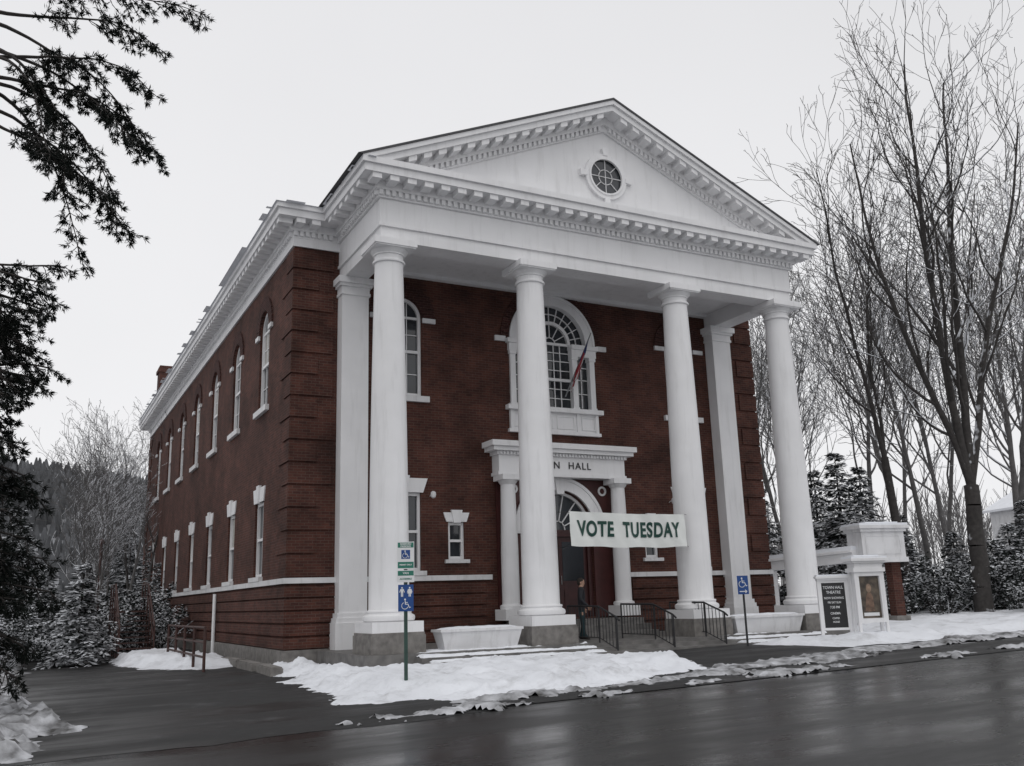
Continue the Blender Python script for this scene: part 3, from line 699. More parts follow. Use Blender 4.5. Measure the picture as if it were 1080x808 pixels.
def planter(x,ln,lab):
    r=link('planter',None,loc=(x,-.42,-.002),label=lab,category='planter',group='white planters between the columns')
    mb=MB(); a,b,w0,w1=ln/2-.12,ln/2,.2,.27
    mb.add([(-a,-w0,0),(a,-w0,0),(a,w0,0),(-a,w0,0),(-b,-w1,.42),(b,-w1,.42),(b,w1,.42),(-b,w1,.42)],[(0,3,2,1),(4,5,6,7),(0,1,5,4),(1,2,6,5),(2,3,7,6),(3,0,4,7)])
    mb.box(-b-.03,b+.03,-w1-.03,w1+.03,.42,.48); obj('planter_box',mb,WHITE2,r)
    mb=MB(); n=14
    for j in range(5):
        for i in range(n+1):
            u=i/n*2-1; v=j/4*2-1; mb.v.append((u*b,v*w1,.48+.05*(1-u**6)*(1-v**4)+.015*noise.noise((u*5+x,v*3,0))))
    for j in range(4):
        for i in range(n): q=j*(n+1)+i; mb.f.append((q,q+1,q+n+2,q+n+1)); mb.m.append(0)
    obj('planter_snow',mb,SNOW,r,smooth=True,ang=180)
planter(2.08,2.1,'long white tapered planter filled with snow beside column pedestal')
planter(10.98,2.5,'long white tapered planter filled with snow beside column pedestal')

# ------------------------------------------------------------ signs
def stroke(mb,pts,w,y,T=None):
    for (a,b) in zip(pts[:-1],pts[1:]):
        a=np.array(a);b=np.array(b);d=b-a;l=np.linalg.norm(d);d=d/l;n=np.array([-d[1],d[0]])*w/2; a=a-d*w*.3;b=b+d*w*.3
        mb.prism([tuple(a-n),tuple(b-n),tuple(b+n),tuple(a+n)],y-.002,y)
def wheelchair(mb,cx,cz,s,y):
    q=lambda pts:[(cx+p[0]*s,cz+p[1]*s) for p in pts]
    mb.prism(q([(-.08+.085*math.cos(t),.42+.085*math.sin(t)) for t in np.linspace(0,2*math.pi,13)[:-1]]),y-.002,y)
    stroke(mb,q([(-.07,.30),(-.05,-.02),(.20,-.02),(.32,-.34),(.42,-.30)]),.075*s,y)
    stroke(mb,q([(-.06,.14),(.16,.14)]),.06*s,y-.0005)
    stroke(mb,q([(-.10+.30*math.cos(t),-.16+.30*math.sin(t)) for t in np.linspace(D2R(115),D2R(335),16)]),.06*s,y-.001)
def figure(mb,cx,cz,s,y,skirt):
    q=lambda pts:[(cx+p[0]*s,cz+p[1]*s) for p in pts]
    mb.prism(q([(.09*math.cos(t),.42+.09*math.sin(t)) for t in np.linspace(0,2*math.pi,13)[:-1]]),y-.002,y)
    if skirt: mb.prism(q([(-.24,-.18),(.24,-.18),(.10,.30),(-.10,.30)]),y-.002,y)
    else: mb.prism(q([(-.12,-.08),(.12,-.08),(.17,.30),(-.17,.30)]),y-.002,y)
    for e_ in(-1,1): stroke(mb,q([(e_*.065,-.06),(e_*.065,-.46)]),.10*s,y-.0005*(1+(e_>0))); stroke(mb,q([(e_*.15,.26),(e_*.25,-.04)]),.07*s,y-.0007*(1+(e_>0)))
def text_on(parent,body,size,x,z,y,m):
    tm=text_mesh(body,size,.001,.001); tm.materials.append(m); link('lettering',tm,parent,(x,y,z))
s1=link('parking_sign',None,loc=(-1.85,-5.9,G(-1.85)),rz=D2R(-14),label='accessible parking signs stacked on a dark green steel post in snow',category='sign')
mb=MB(); mb.box(-.03,.03,0,.02,-.2,2.50); mb.box(-.03,-.02,-.012,0,-.2,2.50); mb.box(.02,.03,-.012,0,-.2,2.50); obj('post',mb,POSTG,s1)
mb=MB(); mb.box(-.145,.145,-.022,-.014,2.04,2.50); p1=obj('sign_panel',mb,SWHITE,s1)
mb=MB(); mb.box(-.135,.135,-.0235,-.0222,2.40,2.485); obj('sign_stripe',mb,SGREEN,p1); mb=MB(); mb.box(-.135,.135,-.0235,-.0222,2.055,2.16); obj('sign_stripe',mb,SGREEN,p1)
mb=MB(); mb.box(-.075,.075,-.0235,-.0222,2.21,2.36); obj('symbol_field',mb,BLUE,p1)
mb=MB(); wheelchair(mb,0,2.285,.135,-.0238); obj('wheelchair_symbol',mb,SWHITE,p1)
text_on(p1,'RESERVED',.042,0,2.46,-.025,SWHITE); text_on(p1,'PARKING',.042,0,2.42,-.025,SWHITE); text_on(p1,'PERMIT ONLY',.034,0,2.11,-.025,SWHITE)
mb=MB(); mb.box(-.145,.145,-.022,-.014,1.82,2.02); p2=obj('sign_panel',mb,SWHITE,s1)
mb=MB(); mb.box(-.135,.135,-.0235,-.0222,1.93,2.01); obj('sign_stripe',mb,SGREEN,p2)
text_on(p2,'VAN',.05,0,1.97,-.025,SWHITE); text_on(p2,'ACCESSIBLE',.038,0,1.875,-.024,SGREEN)
mb=MB(); mb.box(-.13,.13,-.022,-.014,1.34,1.78); p3=obj('sign_panel',mb,BLUE,s1)
mb=MB(); figure(mb,-.065,1.66,.16,-.0225,False); obj('man_symbol',mb,SWHITE,p3)
mb=MB(); figure(mb,.065,1.66,.16,-.0225,True); obj('woman_symbol',mb,SWHITE,p3)
mb=MB(); wheelchair(mb,-.0,1.46,.18,-.0225); obj('wheelchair_symbol',mb,SWHITE,p3)
s2=link('parking_sign',None,loc=(8.6,-2.4,G(8.6)),rz=D2R(-24),label='small blue accessible parking sign on a dark thin post',category='sign')
mb=MB(); mb.box(-.025,.025,0,.02,-.2,1.72); obj('post',mb,IRON,s2)
mb=MB(); mb.box(-.14,.14,-.012,-.002,1.26,1.72); p4=obj('sign_panel',mb,BLUE,s2)
mb=MB(); wheelchair(mb,0,1.55,.25,-.0135); obj('wheelchair_symbol',mb,SWHITE,p4)
mb=MB(); stroke(mb,[(-.09,1.33),(.09,1.33)],.022,-.0135); stroke(mb,[(.05,1.365),(.09,1.33),(.05,1.295)],.02,-.0145); obj('arrow_symbol',mb,SWHITE,p4)

# ------------------------------------------------------------ notice boards
bx,by2=P(8.02,24.2)
nb=link('notice_board',None,loc=(bx,by2,G(bx)+.05),rz=D2R(-30),label='black lettered event board in a white wooden frame on posts',category='notice board')
nb.scale=(.86,.86,1)
mb=MB()
for s in(-1,1): mb.box(s*.42-.04,s*.42+.04,-.05,.05,-.2,1.50)
objs('post',mb,WHITE,nb)
mb=MB(); mb.box(-.38,.38,-.04,.04,.22,.28); mb.box(-.38,.38,-.04,.04,1.39,1.45); mb.box(-.38,-.34,-.035,.035,.28,1.39); mb.box(.34,.38,-.035,.035,.28,1.39); obj('panel_frame',mb,WHITE,nb)
mb=MB(); mb.box(-.50,.50,-.12,.12,1.50,1.56); mb.box(-.47,.47,-.08,.08,1.45,1.50); obj('cap',mb,WHITE,nb)
mb=MB(); mb.box(-.47,.47,-.10,.10,1.56,1.60); obj('cap_snow',mb,SNOW,nb)
mb=MB(); mb.box(-.34,.34,-.02,.02,.28,1.39); bb=obj('black_board',mb,BLACKP,nb)
for t_,sz,z_ in(('TOWN HALL',.10,1.27),('THEATRE',.10,1.15),('NOW SHOWING',.075,1.01),('FRI SAT SUN',.07,.90),('7:30 PM',.085,.78),('CINEMA',.08,.63),('COFFEE',.06,.51),('HOUSE',.06,.42)):
    tm=text_mesh(t_,sz,.001,.001); tm.materials.append(SWHITE); link('lettering',tm,bb,(0,-.022,z_))
cx_,cy_=P(8.82,24.0)
pcs=link('poster_case',None,loc=(cx_,cy_,G(cx_)+.05),rz=D2R(-18),label='white capped display case with a dark framed film poster and snow',category='display case')
pcs.scale=(.80,.80,1)
mb=MB()
for sx_ in(-1,1):
    for sy_ in(-1,1): mb.box(sx_*.46-.045,sx_*.46+.045,sy_*.16-.04,sy_*.16+.04,-.2,1.62)
objs('post',mb,WHITE,pcs)
mb=MB(); mb.box(-.415,.415,-.2,.2,.38,.48); mb.box(-.415,.415,-.2,.2,1.52,1.62); mb.box(-.415,-.35,-.19,.19,.48,1.52); mb.box(.35,.415,-.19,.19,.48,1.52); mb.box(-.35,.35,-.10,.10,.48,1.52); obj('panel_frame',mb,WHITE,pcs)
mb=MB(); mb.box(-.54,.54,-.26,.26,1.62,1.72); mb.box(-.48,.48,-.22,.22,1.72,1.84); mb.box(-.56,.56,-.29,.29,1.84,1.89); mb.box(-.64,.64,-.36,.36,1.89,1.96); obj('cap',mb,WHITE,pcs)
mb=MB(); mb.box(-.61,.61,-.33,.33,1.96,2.01); mb.box(-.45,.4,-.2,.2,2.01,2.04); obj('cap_snow',mb,SNOW,pcs)
m=mat('poster_print',(.035,.028,.026),.35,.5,6,col2=(.14,.11,.08))
mb=MB(); mb.box(-.34,.34,-.115,-.102,.49,1.51); po=obj('poster',mb,m,pcs)
mb=MB(); mb.prism([(-.20,.66),(.12,.66),(.10,1.0),(.03,1.12),(-.06,1.12),(-.14,1.0)],-.119,-.116); obj('poster_figure',mb,mat('poster_figure_paint',(.16,.10,.07),.5,.45,9),po)
mb=MB(); mb.prism([(-.02+.085*math.cos(t),1.22+.11*math.sin(t)) for t in np.linspace(0,2*math.pi,17)[:-1]],-.119,-.116); obj('poster_face',mb,mat('poster_light',(.30,.21,.15),.5,.35,9),po)
mb=MB(); mb.box(-.26,.26,-.1185,-.116,.54,.62); obj('poster_strip',mb,SWHITE,po)

# ------------------------------------------------------------ gateway structure
px,py=16.45,.2
gt_=link('gate_pier',None,loc=(px,py,G(px)+.02),rz=D2R(-12),label='brick pier topped by large white panelled box with snowy white beam',category='gate pier')
gt_.scale=(.86,.86,1)
mb=MB(); mb.box(.48,.86,-.19,.19,.30,1.95); obj('brick_pier',mb,BRICK,gt_)
mb=MB(); mb.box(-.85,-.65,-.1,.1,-.2,1.95); obj('support_post',mb,WHITE2,gt_)
mb=MB(); mb.box(.38,.96,-.29,.29,-.2,.30); obj('pier_base',mb,STONE,gt_)
mb=MB(); mb.box(-.9,1.02,-.5,.5,1.95,2.1); mb.box(-.85,.97,-.44,.44,2.1,2.9); mb.box(-.92,1.04,-.52,.52,2.9,3.0); mb.box(-1.0,1.12,-.6,.6,3.0,3.10)
mb.box(-.7,.8,-.455,-.44,2.2,2.24);mb.box(-.7,.8,-.455,-.44,2.76,2.8);mb.box(-.7,-.66,-.455,-.44,2.24,2.76);mb.box(.76,.8,-.455,-.44,2.24,2.76)
obj('panel_box',mb,WHITE2,gt_)
mb=MB(); mb.box(-.97,1.09,-.57,.57,3.10,3.17); mb.box(-.6,.8,-.4,.4,3.17,3.21); obj('cap_snow',mb,SNOW,gt_)
bm=link('pergola_beam',None,loc=(15.65,.3,G(px)),rz=0,label='long white timber beam on posts with snow on top',category='beam')
e=np.array([-.85,3.0,0]); nn_=np.array([e[1],-e[0],0])/np.linalg.norm(e)
def obeam(mb,z0,z1,w,dz=-.15):
    a=nn_*w
    v=[tuple(-a+np.array([0,0,z0])),tuple(e-a+np.array([0,0,z0+dz])),tuple(e+a+np.array([0,0,z0+dz])),tuple(a+np.array([0,0,z0]))]
    v+=[(x,y,z+z1-z0) for x,y,z in v]; mb.add(v,[(0,3,2,1),(4,5,6,7),(0,1,5,4),(1,2,6,5),(2,3,7,6),(3,0,4,7)])
mb=MB(); obeam(mb,2.0,2.30,.18); obeam(mb,2.30,2.38,.28); obj('beam',mb,WHITE,bm)
mb=MB(); obeam(mb,2.38,2.50,.24); obj('beam_snow',mb,SNOW,bm)
mb=MB()
for t in(.02,.5,.96):
    c_=e*t; mb.box(c_[0]-.1,c_[0]+.1,c_[1]-.1,c_[1]+.1,-.1,1.84)
objs('post',mb,WHITE2,bm)

# ------------------------------------------------------------ trees
def nrm(v): return v/np.linalg.norm(v)
def grow(segs,p,d,L,r,lev,mx,up=.08,wob=.13,ang=(22,48),nb=1.0,rng=random,minr=.008,bare=.25):
    n=max(3,int(L/(.55 if lev==0 else .38))); n=min(n,22 if lev==0 else 14)
    p=np.array(p,float); d=nrm(np.array(d,float)); r0=r; wk=wob*(.28 if lev==0 else .75 if lev==1 else 1)
    for i in range(n):
        d=nrm(d+np.array([rng.gauss(0,wk),rng.gauss(0,wk),rng.gauss(0,wk)+(up if lev else .02)]))
        q=p+d*L/n; r2=max(r0*(1-.78*(i+1)/n),minr)
        segs.append((p,q,r,r2)); 
        if lev<mx and i/n>=(bare if lev==0 else .12):
            k=nb*(1.0 if lev==0 else .85)
            cnt=int(k)+(rng.random()<k-int(k))
            for _ in range(cnt):
                a=D2R(rng.uniform(*ang)); t=rng.uniform(0,2*math.pi)
                u=nrm(np.cross(d,[.3,.5,.8])); w_=np.cross(d,u)
                cd=d*math.cos(a)+(u*math.cos(t)+w_*math.sin(t))*math.sin(a)
                grow(segs,q,cd,L*rng.uniform(.36,.6)*(1-.5*i/n),max(r2*.55,minr),lev+1,mx,up,wob,ang,nb,rng,minr,bare)
        p=q; r=r2
def tree_meshes(seed,H,rad,mx=4,fork=None,m=None,**k):
    rng=random.Random(seed); segs=[]
    if fork:
        zf=fork[0]; segs.append((np.array([0,0,-.3]),np.array([0,0,.35]),rad*1.45,rad*1.08)); 
        p=np.array([0,0,.35]); lean=np.array(fork[2]); n=6
        for i in range(n):
            q=np.array([0,0,.35])+ (np.array([lean[0],lean[1],zf-.35]))*((i+1)/n)+np.array([rng.gauss(0,.03),rng.gauss(0,.03),0]); segs.append((p,q,rad*(1.08-.25*i/n),rad*(1.08-.25*(i+1)/n))); p=q
        for dx,dy,f_ in fork[1]: grow(segs,p,(dx,dy,1),(H-zf)*f_,rad*.55*f_,0,mx,rng=rng,bare=.08,**k)
    else:
        segs.append((np.array([0,0,-.3]),np.array([0,0,.3]),rad*1.4,rad))
        grow(segs,(0,0,.3),(rng.gauss(0,.03),rng.gauss(0,.03),1),H,rad,0,mx,rng=rng,**k)
    tr=MB(); cr_=MB()
    for p,q,a,b in segs:
        big=a>rad*.40
        (tr if big else cr_).tube(p,q,a,b,8 if a>.08 else (5 if a>.03 else 4 if a>.015 else 3),cap=False)
    print('tree',seed,len(segs))
    return tr.mesh('trunk',m or BARK,True,80),cr_.mesh('crown',m or BARK,False)
def put_tree(ms,loc,rz,s,label,group='bare winter trees',name='bare_tree'):
    r=link(name,None,loc=loc,rz=rz,label=label,category='tree',group=group); r.scale=(s,s,s)
    link('trunk',ms[0],r); link('crown',ms[1],r); return r
tA=tree_meshes(11,21.5,.30,4,fork=(4.6,[(.09,-.05,1.0),(-.10,.05,.98),(.24,-.12,.85),(-.24,.10,.8)],(.14,-.07)),up=.10,nb=.80,ang=(24,52),wob=.12,minr=.009)
tB=tree_meshes(23,17.5,.17,4,fork=(6.0,[(-.13,.06,1.),(.08,.03,.85)],(-.25,.13)),up=.09,nb=.88,ang=(24,52),wob=.13,minr=.009)
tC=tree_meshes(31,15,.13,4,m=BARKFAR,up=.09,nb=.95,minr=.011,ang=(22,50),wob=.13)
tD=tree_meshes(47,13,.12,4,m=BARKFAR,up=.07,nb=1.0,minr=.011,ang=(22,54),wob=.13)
def gp(lat,dep): x,y=P(lat,dep); return (x,y,G(x)-.05)
put_tree(tA,gp(16.1,33),0,1.0,'tall bare tree with forked trunk and snow dusted limbs')
put_tree(tB,gp(14.4,35),0,1.0,'slender leaning bare tree with snow on its branches')
k=0
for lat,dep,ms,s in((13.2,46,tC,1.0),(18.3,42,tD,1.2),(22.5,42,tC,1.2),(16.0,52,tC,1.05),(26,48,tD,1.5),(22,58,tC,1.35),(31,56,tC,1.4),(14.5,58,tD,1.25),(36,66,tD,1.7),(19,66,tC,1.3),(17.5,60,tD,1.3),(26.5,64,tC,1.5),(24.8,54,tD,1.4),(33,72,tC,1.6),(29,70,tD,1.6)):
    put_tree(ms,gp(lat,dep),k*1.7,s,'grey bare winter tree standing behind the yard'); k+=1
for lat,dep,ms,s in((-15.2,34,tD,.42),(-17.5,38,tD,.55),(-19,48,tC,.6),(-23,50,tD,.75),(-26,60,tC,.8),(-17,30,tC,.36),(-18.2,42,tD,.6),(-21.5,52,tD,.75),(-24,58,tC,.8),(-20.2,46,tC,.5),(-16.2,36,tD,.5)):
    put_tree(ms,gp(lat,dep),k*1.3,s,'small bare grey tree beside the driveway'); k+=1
random.seed(61); mb=MB()
for _ in range(420):
    la=random.uniform(22,120); de=random.uniform(85,150); x,y=P(la,de); H=random.uniform(8,15)*(1 if random.random()<.8 else .6)
    mb.tube((x,y,-1),(x,y,H*.8),.13,.04,3,cap=False)
    for q in range(16):
        z=H*random.uniform(.25,.8); a=random.uniform(0,6.28); l=H*random.uniform(.12,.3); mb.tube((x,y,z),(x+math.cos(a)*l*.5,y+math.sin(a)*l*.5,z+l),.05,.02,3,cap=False)
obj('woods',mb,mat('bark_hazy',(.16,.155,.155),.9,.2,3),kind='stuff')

def leafquad(mb,p,d,ln,wd,up=None):
    d=nrm(d); a=np.cross(d,[random.gauss(0,1),random.gauss(0,1),random.gauss(0,1)]) if up is None else np.cross(d,up)
    a=nrm(a)*wd/2
    mb.v+= [tuple(p-a*.6),tuple(p+d*ln*.5-a),tuple(p+d*ln),tuple(p+d*ln*.5+a)]
    o=len(mb.v)-4; mb.f.append((o,o+1,o+2,o+3)); mb.m.append(0)
def spruce_meshes(seed,H,Rb,nlev,m=None):
    random.seed(seed); tr=MB(); tr.tube((0,0,-.2),(0,0,H*.97),H*.018+.02,.01,8); cr_=MB()
    for i in range(nlev):
        t=(i+random.random()*.5)/nlev; z=.25+t*(H-.3); Rr=Rb*(1-t)**.85*random.uniform(.8,1.15)+.08
        nb=int(8+7*(1-t))
        for b in range(nb):
            a=random.uniform(0,2*math.pi); Lb=Rr*random.uniform(.65,1.1); ax=np.array([math.cos(a),math.sin(a),0])
            ns=max(3,int(Lb/.13)); side=np.array([-ax[1],ax[0],0])
            for k in range(ns):
                s=(k+.5)/ns; p=np.array([0,0,z])+ax*Lb*s+np.array([0,0,-.35*Lb*s*s+.1*Lb*s])
                wdt=.16+.22*Lb*(1-s)
                for _ in range(4):
                    sd=random.choice((-1,1)); d=ax*random.uniform(.3,1)+side*sd*random.uniform(.3,1.1)+np.array([0,0,random.uniform(-.45,.08)])
                    upv=np.array([random.gauss(0,.35),random.gauss(0,.35),1]); leafquad(cr_,p+np.array([0,0,random.gauss(0,.03)]),d,random.uniform(.5,1)*wdt+.08,random.uniform(.05,.11),upv)
    return tr.mesh('trunk',BARK,True),cr_.mesh('crown',m or SPRUCE)
sA=spruce_meshes(3,5.6,1.9,30); sB=spruce_meshes(5,3.3,1.25,20)
def put(ms,lat,dep,s,label,rz=0,name='spruce_tree',group='snow covered spruces'):
    return put_tree(ms,gp(lat,dep),rz,s,label,group,name)
put(sB,-13.4,29.0,.98,'small snow dusted spruce beside the driveway',0)
DK='dark spruce with snow covered boughs'; LB='low bushy spruce with snow on its boughs'
for lat,dep,s,rz,ms,lb in((12.9,37,1.2,1,sA,DK),(14.9,40,1.15,2,sA,DK),(11.4,44,1.2,3,sA,DK),(13.9,43,1.2,5,sA,DK),(20.6,38,.8,5,sA,DK),(23.3,42,1.0,3,sA,DK),(18.2,44,.8,2,sA,DK),
    (20.5,37,1.2,4,sB,LB),(18.6,35.5,1.05,5,sB,LB),(15.4,37.5,1.0,5,sB,LB),(22.5,40,1.3,2,sB,LB),(17.2,37,1.0,1,sB,LB),(21.6,36,1.1,0,sB,LB),(24.5,41,1.4,3,sB,LB),(-21,40,.9,2,sA,DK),(-23.5,44,1.2,4,sA,DK),(-16.5,33,1.0,4,sB,LB),
    (-19.5,50,.9,1,sA,DK),(-21.5,56,1.1,3,sA,DK),(-17.6,46,.7,5,sA,DK),(-25,60,1.3,0,sA,DK),(-23,62,1.1,2,sA,DK)):
    put(ms,lat,dep,s,lb,rz)
def shrub_meshes(seed,R_,H,n):
    random.seed(seed); rng=random.Random(seed); segs=[]
    for i in range(16):
        a=rng.uniform(0,2*math.pi); grow(segs,(0.1*math.cos(a),.1*math.sin(a),-.05),(math.cos(a)*.7,math.sin(a)*.7,1),H*rng.uniform(.7,1.1),.03,1,3,up=.03,wob=.2,rng=rng,minr=.006)
    br=MB()
    for p,q,a,b in segs: br.tube(p,q,a,b,3,cap=False)
    lf=MB()
    for _ in range(n):
        p,q,a,b=segs[rng.randrange(len(segs))]; c_=p+(q-p)*rng.random()+np.array([rng.gauss(0,.06) for _ in range(3)])
        leafquad(lf,c_,np.array([rng.gauss(0,1),rng.gauss(0,1),rng.gauss(0,.4)]),rng.uniform(.06,.14),rng.uniform(.04,.09),np.array([rng.gauss(0,.5),rng.gauss(0,.5),1]))
    return br.mesh('stem',BARK),lf.mesh('leaves',SPRUCE)
sh=shrub_meshes(8,1,1.5,3200)
for i,(lat,dep,s) in enumerate(((17.6,31.5,.8),(18.8,32,1.1),(19.8,33,1.2),(20.6,33.5,1.3),(18.0,34,1.3),(22.5,35,1.4),(16.8,35,1.2),(14.0,35,1.2),(12.4,34,1.1),(15.2,34,1.1),(19.2,35,1.5),(21.4,35.5,1.5),(23.6,37,1.6),(-15.2,28,.9),(-16.4,30,1.1),(-14.8,33,1.0),(-18,34,1.2),(-13.6,36,1.1),(-15.4,38,1.3),(-16.6,42,1.5),(-18.6,40,1.4),(-15.8,44,1.5))):
    r=link('shrub',None,loc=gp(lat,dep),rz=i*1.1,label='tangled dark shrub with patches of snow',category='shrub',group='snowy shrubs around the yard'); r.scale=(s,s,s)
    link('stem',sh[0],r); link('leaves',sh[1],r)

# big pine at the left edge
def pine():
    random.seed(77); rng=random.Random(77)
    base=np.array(gp(-9.6,14)); Rv=np.array([math.cos(yaw),-math.sin(yaw),0]); Fv=np.array([math.sin(yaw),math.cos(yaw),0])
    tr=MB(); tr.tube((0,0,-.3),(0,0,7),.33,.24,12); tr.tube((0,0,7),(.1,0,15),.24,.06,10)
    br=MB(); cr_=MB()
    def tuft(p,d,n,ln,wd):
        for _ in range(n):
            dd=nrm(d)*.7+np.array([rng.gauss(0,.45),rng.gauss(0,.45),rng.gauss(0,.45)]); leafquad(cr_,p+np.array([rng.gauss(0,.012) for _ in range(3)]),dd,ln*rng.uniform(.45,1.1),wd)
    def bough(z,dirv,L_,droop,dens,ln=.125,start=.22,wd=.013,sub=.75):
        p=np.array([0,0,z]); d=nrm(np.array(dirv)+np.array([0,0,.15])); n=int(L_/.2); r=.02+.010*L_
        for i in range(n):
            d=nrm(d+np.array([rng.gauss(0,.09),rng.gauss(0,.09),rng.gauss(0,.07)-droop/n*1.1]))
            q=p+d*L_/n; br.tube(p,q,r,r*.9,5,cap=False); r*=.90; t=i/n
            if t>start:
                for _ in range(dens):
                    sd=nrm(np.cross(d,[0,0,1]))*rng.choice((-1,1))*rng.uniform(.3,1)+d*rng.uniform(.2,.9)+np.array([0,0,rng.uniform(-.9,.1)])
                    sl=rng.uniform(.2,sub)*(1.15-t*.5); pp=q.copy(); sdd=nrm(sd)
                    k=max(2,int(sl/.07))
                    for j in range(k):
                        sdd=nrm(sdd+np.array([rng.gauss(0,.18),rng.gauss(0,.18),-.06+rng.gauss(0,.12)])); qq=pp+sdd*sl/k
                        br.tube(pp,qq,.009,.006,3,cap=False); pp=qq
                        if j>0 and rng.random()<.7: tuft(pp,sdd,12,ln*rng.uniform(.7,1),wd)
                    tuft(pp,sdd,24,ln,wd)
            p=q
        tuft(p,d,30,ln,wd)
    for z,a,L_,dr in((10.9,5,4.1,1.0),(10.5,-10,4.2,1.2),(10.3,18,3.9,1.0),(9.9,0,3.4,1.0),(11.4,15,4.2,.9),(11.9,-5,4.0,.8),(12.4,8,4.3,.9),(10.7,30,4.1,1.25),(11.0,-16,4.0,1.1),(11.2,8,4.2,1.0),(10.6,12,4.2,1.1),(11.7,22,4.1,1.0)):
        d=Rv*math.cos(D2R(a))+Fv*math.sin(D2R(a)); bough(z,d,L_,dr,4,start=.30,sub=.55,wd=.016)
    for i in range(84):
        z=1.4+i*.072; a=rng.uniform(-70,75); d=Rv*math.cos(D2R(a))+Fv*math.sin(D2R(a)); bough(z,d,rng.uniform(1.4,2.2)+(.35 if z<4.2 else 0),.45,4,start=.3,sub=.55,wd=.017)
    for i in range(8):
        z=3+rng.random()*10; a=rng.uniform(100,260); d=Rv*math.cos(D2R(a))+Fv*math.sin(D2R(a)); bough(z,d,rng.uniform(2.0,3.2),.5,1)
    r=link('pine_tree',None,loc=tuple(base),label='tall dark pine with drooping needle boughs over the driveway',category='tree')
    PB=mat('pine_bark',(.03,.026,.024),.9,.3,8)
    link('trunk',tr.mesh('trunk',BARK,True),r); link('bough',br.mesh('bough',PB),r)
    NE=mat('pine_needles_snow',(.008,.011,.009),.9,.4,3,snow=.4,snowthr=.82,spec=.2)  # near-black green: the backlit silhouette's darkness is put into the needle colour
    link('crown',cr_.mesh('crown',NE),r); print('pine',len(cr_.f))
pine()

# ------------------------------------------------------------ hill + forest
def hz(x,y):
    lat=(x-C[0])*math.cos(yaw)-(y-C[1])*math.sin(yaw); dep=(x-C[0])*math.sin(yaw)+(y-C[1])*math.cos(yaw)
    return -8+64*math.exp(-.5*((lat+240)/150)**2)*math.exp(-.5*((dep-320)/90)**2)+5*noise.noise((x*.015,y*.015,0))
mb=MB(); n=60
for j in range(n+1):
    for i in range(n+1):
        la=-620+i/n*900; de=110+j/n*450; x,y=P(la,de); mb.v.append((x,y,hz(x,y)))
for j in range(n):
    for i in range(n): a=j*(n+1)+i; mb.f.append((a,a+1,a+n+2,a+n+1)); mb.m.append(0)
HILL=mat('hill_ground',(.09,.085,.085),.95,.4,.05,col2=(.30,.31,.33))  # mist over the hill is put into this grey colour
obj('hill',mb,HILL,smooth=True,ang=180,kind='structure')
mb=MB(); random.seed(4)
for _ in range(7500):
    la=random.uniform(-330,20); de=random.uniform(150,330); x,y=P(la,de); z=hz(x,y)
    if z<-6: continue
    h=random.uniform(2.5,5.6); r=h*random.uniform(.26,.46); mb.tube((x,y,z-1),(x,y,z+h),r,.25,5,cap=False)
FOR=mat('far_forest',(.055,.057,.061),.95,.45,.12,col2=(.145,.15,.16))
obj('forest',mb,FOR,kind='stuff')

hx,hy=P(47.5,80); ho=link('white_house',None,loc=(hx,hy,G(hx)+2.4),rz=D2R(-20),label='white clapboard house with snowy gabled roof behind bare trees',category='house')
mb=MB(); mb.box(-5,5,-3.5,3.5,-3,5.0); mb.prism([(-5,5.0),(5,5.0),(0,7.6)],-3.5,3.5); obj('wall',mb,WHITE2,ho)
mb=MB(); mb.band([(-5.5,4.9),(0,7.85),(5.5,4.9)],[(-5.5,4.7),(0,7.62),(5.5,4.7)],-3.9,3.9); obj('roof',mb,SNOW,ho)
wmm=MB(); wmm.box(-.55,.55,-.06,0,-.05,1.55); wmm.box(-.45,.45,-.08,-.05,.03,1.47,1); wmm.box(-.45,.45,-.1,-.08,.72,.78)
wme=wmm.mesh('window',[WHITE,GLASS])
for x in(-3.4,-1.1,1.1,3.4):
    for z in(.6,3.0): link('window',wme,ho,(x,-3.5,z))

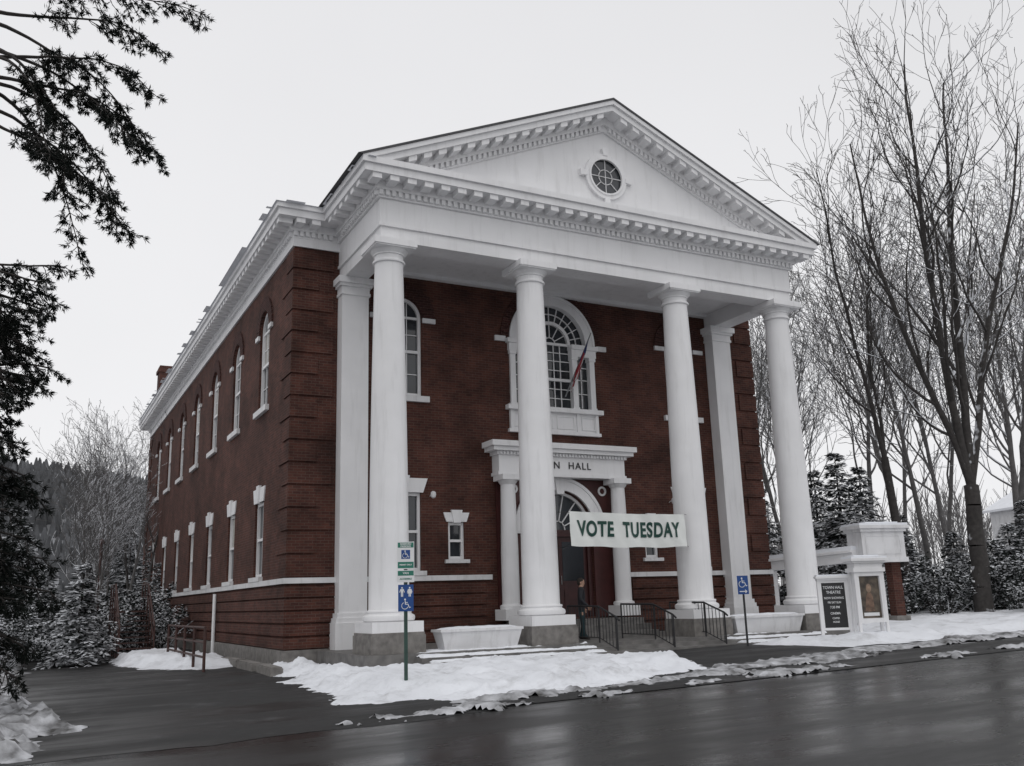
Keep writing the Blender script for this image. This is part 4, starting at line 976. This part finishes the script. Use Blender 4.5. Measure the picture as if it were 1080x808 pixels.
# ------------------------------------------------------------ person
def person(loc,rz):
    V=[];E=[];Rr=[]
    def a(p,r,par=None):
        V.append(p);Rr.append(r if isinstance(r,tuple) else (r,r)); i=len(V)-1
        if par is not None: E.append((par,i))
        return i
    pel=a((0,0,.90),(.15,.115)); w1=a((0,.0,1.02),(.14,.105),pel); ch=a((0,-.01,1.22),(.17,.12),w1); sh_=a((0,0,1.36),(.15,.10),ch)
    nk=a((0,-.01,1.44),(.055,.055),sh_); hd=a((0,-.02,1.52),(.075,.085),nk); ht=a((0,-.02,1.61),(.078,.09),hd); tp=a((0,-.015,1.665),(.05,.06),ht)
    ns=a((0,-.105,1.545),(.014,.02),hd)
    for s in(-1,1):
        hp=a((s*.09,0,.86),(.095,.105),pel); kn=a((s*.10,-.02*s-.02,.48),(.062,.066),hp); an=a((s*.10,.05*s,.10),(.045,.05),kn); to=a((s*.115,.05*s-.15,.045),(.04,.035),an); hl=a((s*.10,.05*s+.05,.05),(.035,.035),an)
        so_=a((s*.19,0,1.36),(.075,.075),sh_); el=a((s*.235,.03,1.10),(.052,.055),so_)
        fw=(-.05 if s>0 else -.16); wr=a((s*.225,fw,.88 if s>0 else .93),(.036,.036),el); pm_=a((s*.222,fw-.035,.82 if s>0 else .89),(.024,.036),wr)
        for j,(dy,ln_) in enumerate(((-.03,.07),(-.01,.08),(.01,.075),(.028,.06))):
            b0=V[pm_]; f1=a((b0[0],b0[1]+dy-.008,b0[2]-.045),(.010,.010),pm_); a((b0[0]-s*.012,b0[1]+dy-.016,b0[2]-.045-ln_*.6),(.008,.008),f1)
        b0=V[pm_]; f1=a((b0[0]-s*.01,b0[1]-.05,b0[2]+.0),(.011,.011),pm_); a((b0[0]-s*.015,b0[1]-.065,b0[2]-.035),(.009,.009),f1)
    me=bpy.data.meshes.new('sk'); me.from_pydata(V,E,[]); o=bpy.data.objects.new('sk',me); coll.objects.link(o)
    sk=o.modifiers.new('s','SKIN'); 
    for i,r in enumerate(Rr): me.skin_vertices[0].data[i].radius=r
    me.skin_vertices[0].data[0].use_root=True
    ss=o.modifiers.new('ss','SUBSURF'); ss.levels=2; ss.render_levels=2
    dg=bpy.context.evaluated_depsgraph_get(); bm_=bpy.data.meshes.new_from_object(o.evaluated_get(dg)); bpy.data.objects.remove(o,do_unlink=True)
    bm_.materials.clear()
    skin=mat('skin',(.42,.25,.18),.6,.08,20); jk=mat('dark_jacket',(.016,.017,.022),.8,.3,12,.3,40); tr_=mat('teal_trousers',(.012,.035,.04),.85,.25,12,.3,40); shoe=mat('shoe_leather',(.02,.017,.015),.5,.2,12)
    for m_ in(jk,tr_,skin,shoe): bm_.materials.append(m_)
    for p_ in bm_.polygons:
        c_=p_.center; p_.use_smooth=True
        p_.material_index=3 if c_.z<.10 else 0 if (c_.z>.80 and c_.z<1.44 and not(abs(c_.x)>.17 and c_.z<.90)) else 2 if c_.z>1.44 or abs(c_.x)>.17 and c_.z<.93 and c_.z>.6 else 1
    r=link('person',None,loc=loc,rz=rz,label='person in dark jacket and teal trousers standing by the steps',category='person')
    r.scale=(.96,.96,.96)
    link('body',bm_,r)
    def sph(cx,cy,cz_,rx,ry,rz_,nn=14,zmin=-1.):
        hb=MB(); prof=[(math.cos(t),math.sin(t)) for t in np.linspace(math.asin(zmin) if zmin>-1 else -math.pi/2+.01,math.pi/2-.01,10)]
        hb.T=lambda p:(cx+p[0]*rx,cy+p[1]*ry,cz_+p[2]*rz_); hb.lathe(prof,nn); return hb
    hr=mat('dark_hair',(.02,.014,.01),.7,.3,20)
    h1=sph(0,.005,1.595,.087,.098,.10,zmin=.05); h2=sph(0,.03,1.57,.084,.078,.10)
    o_=len(h1.v); h1.T=None; h1.v+=h2.v; h1.f+=[tuple(i+o_ for i in f_) for f_ in h2.f]; h1.m+=h2.m
    obj('hair',h1,hr,r,smooth=True,ang=180)
    for s in(-1,1):
        obj('eye',sph(s*.028,-.098,1.562,.010,.006,.007),BLACKP,r,smooth=True)
        obj('ear',sph(s*.082,.0,1.55,.012,.022,.032),skin,r,smooth=True)
    hb=MB(); hb.box(-.022,.022,-.103,-.096,1.498,1.506); obj('mouth',hb,mat('lips',(.25,.09,.08),.6,.1,9),r)
person((5.6,.55,-.002),D2R(60))
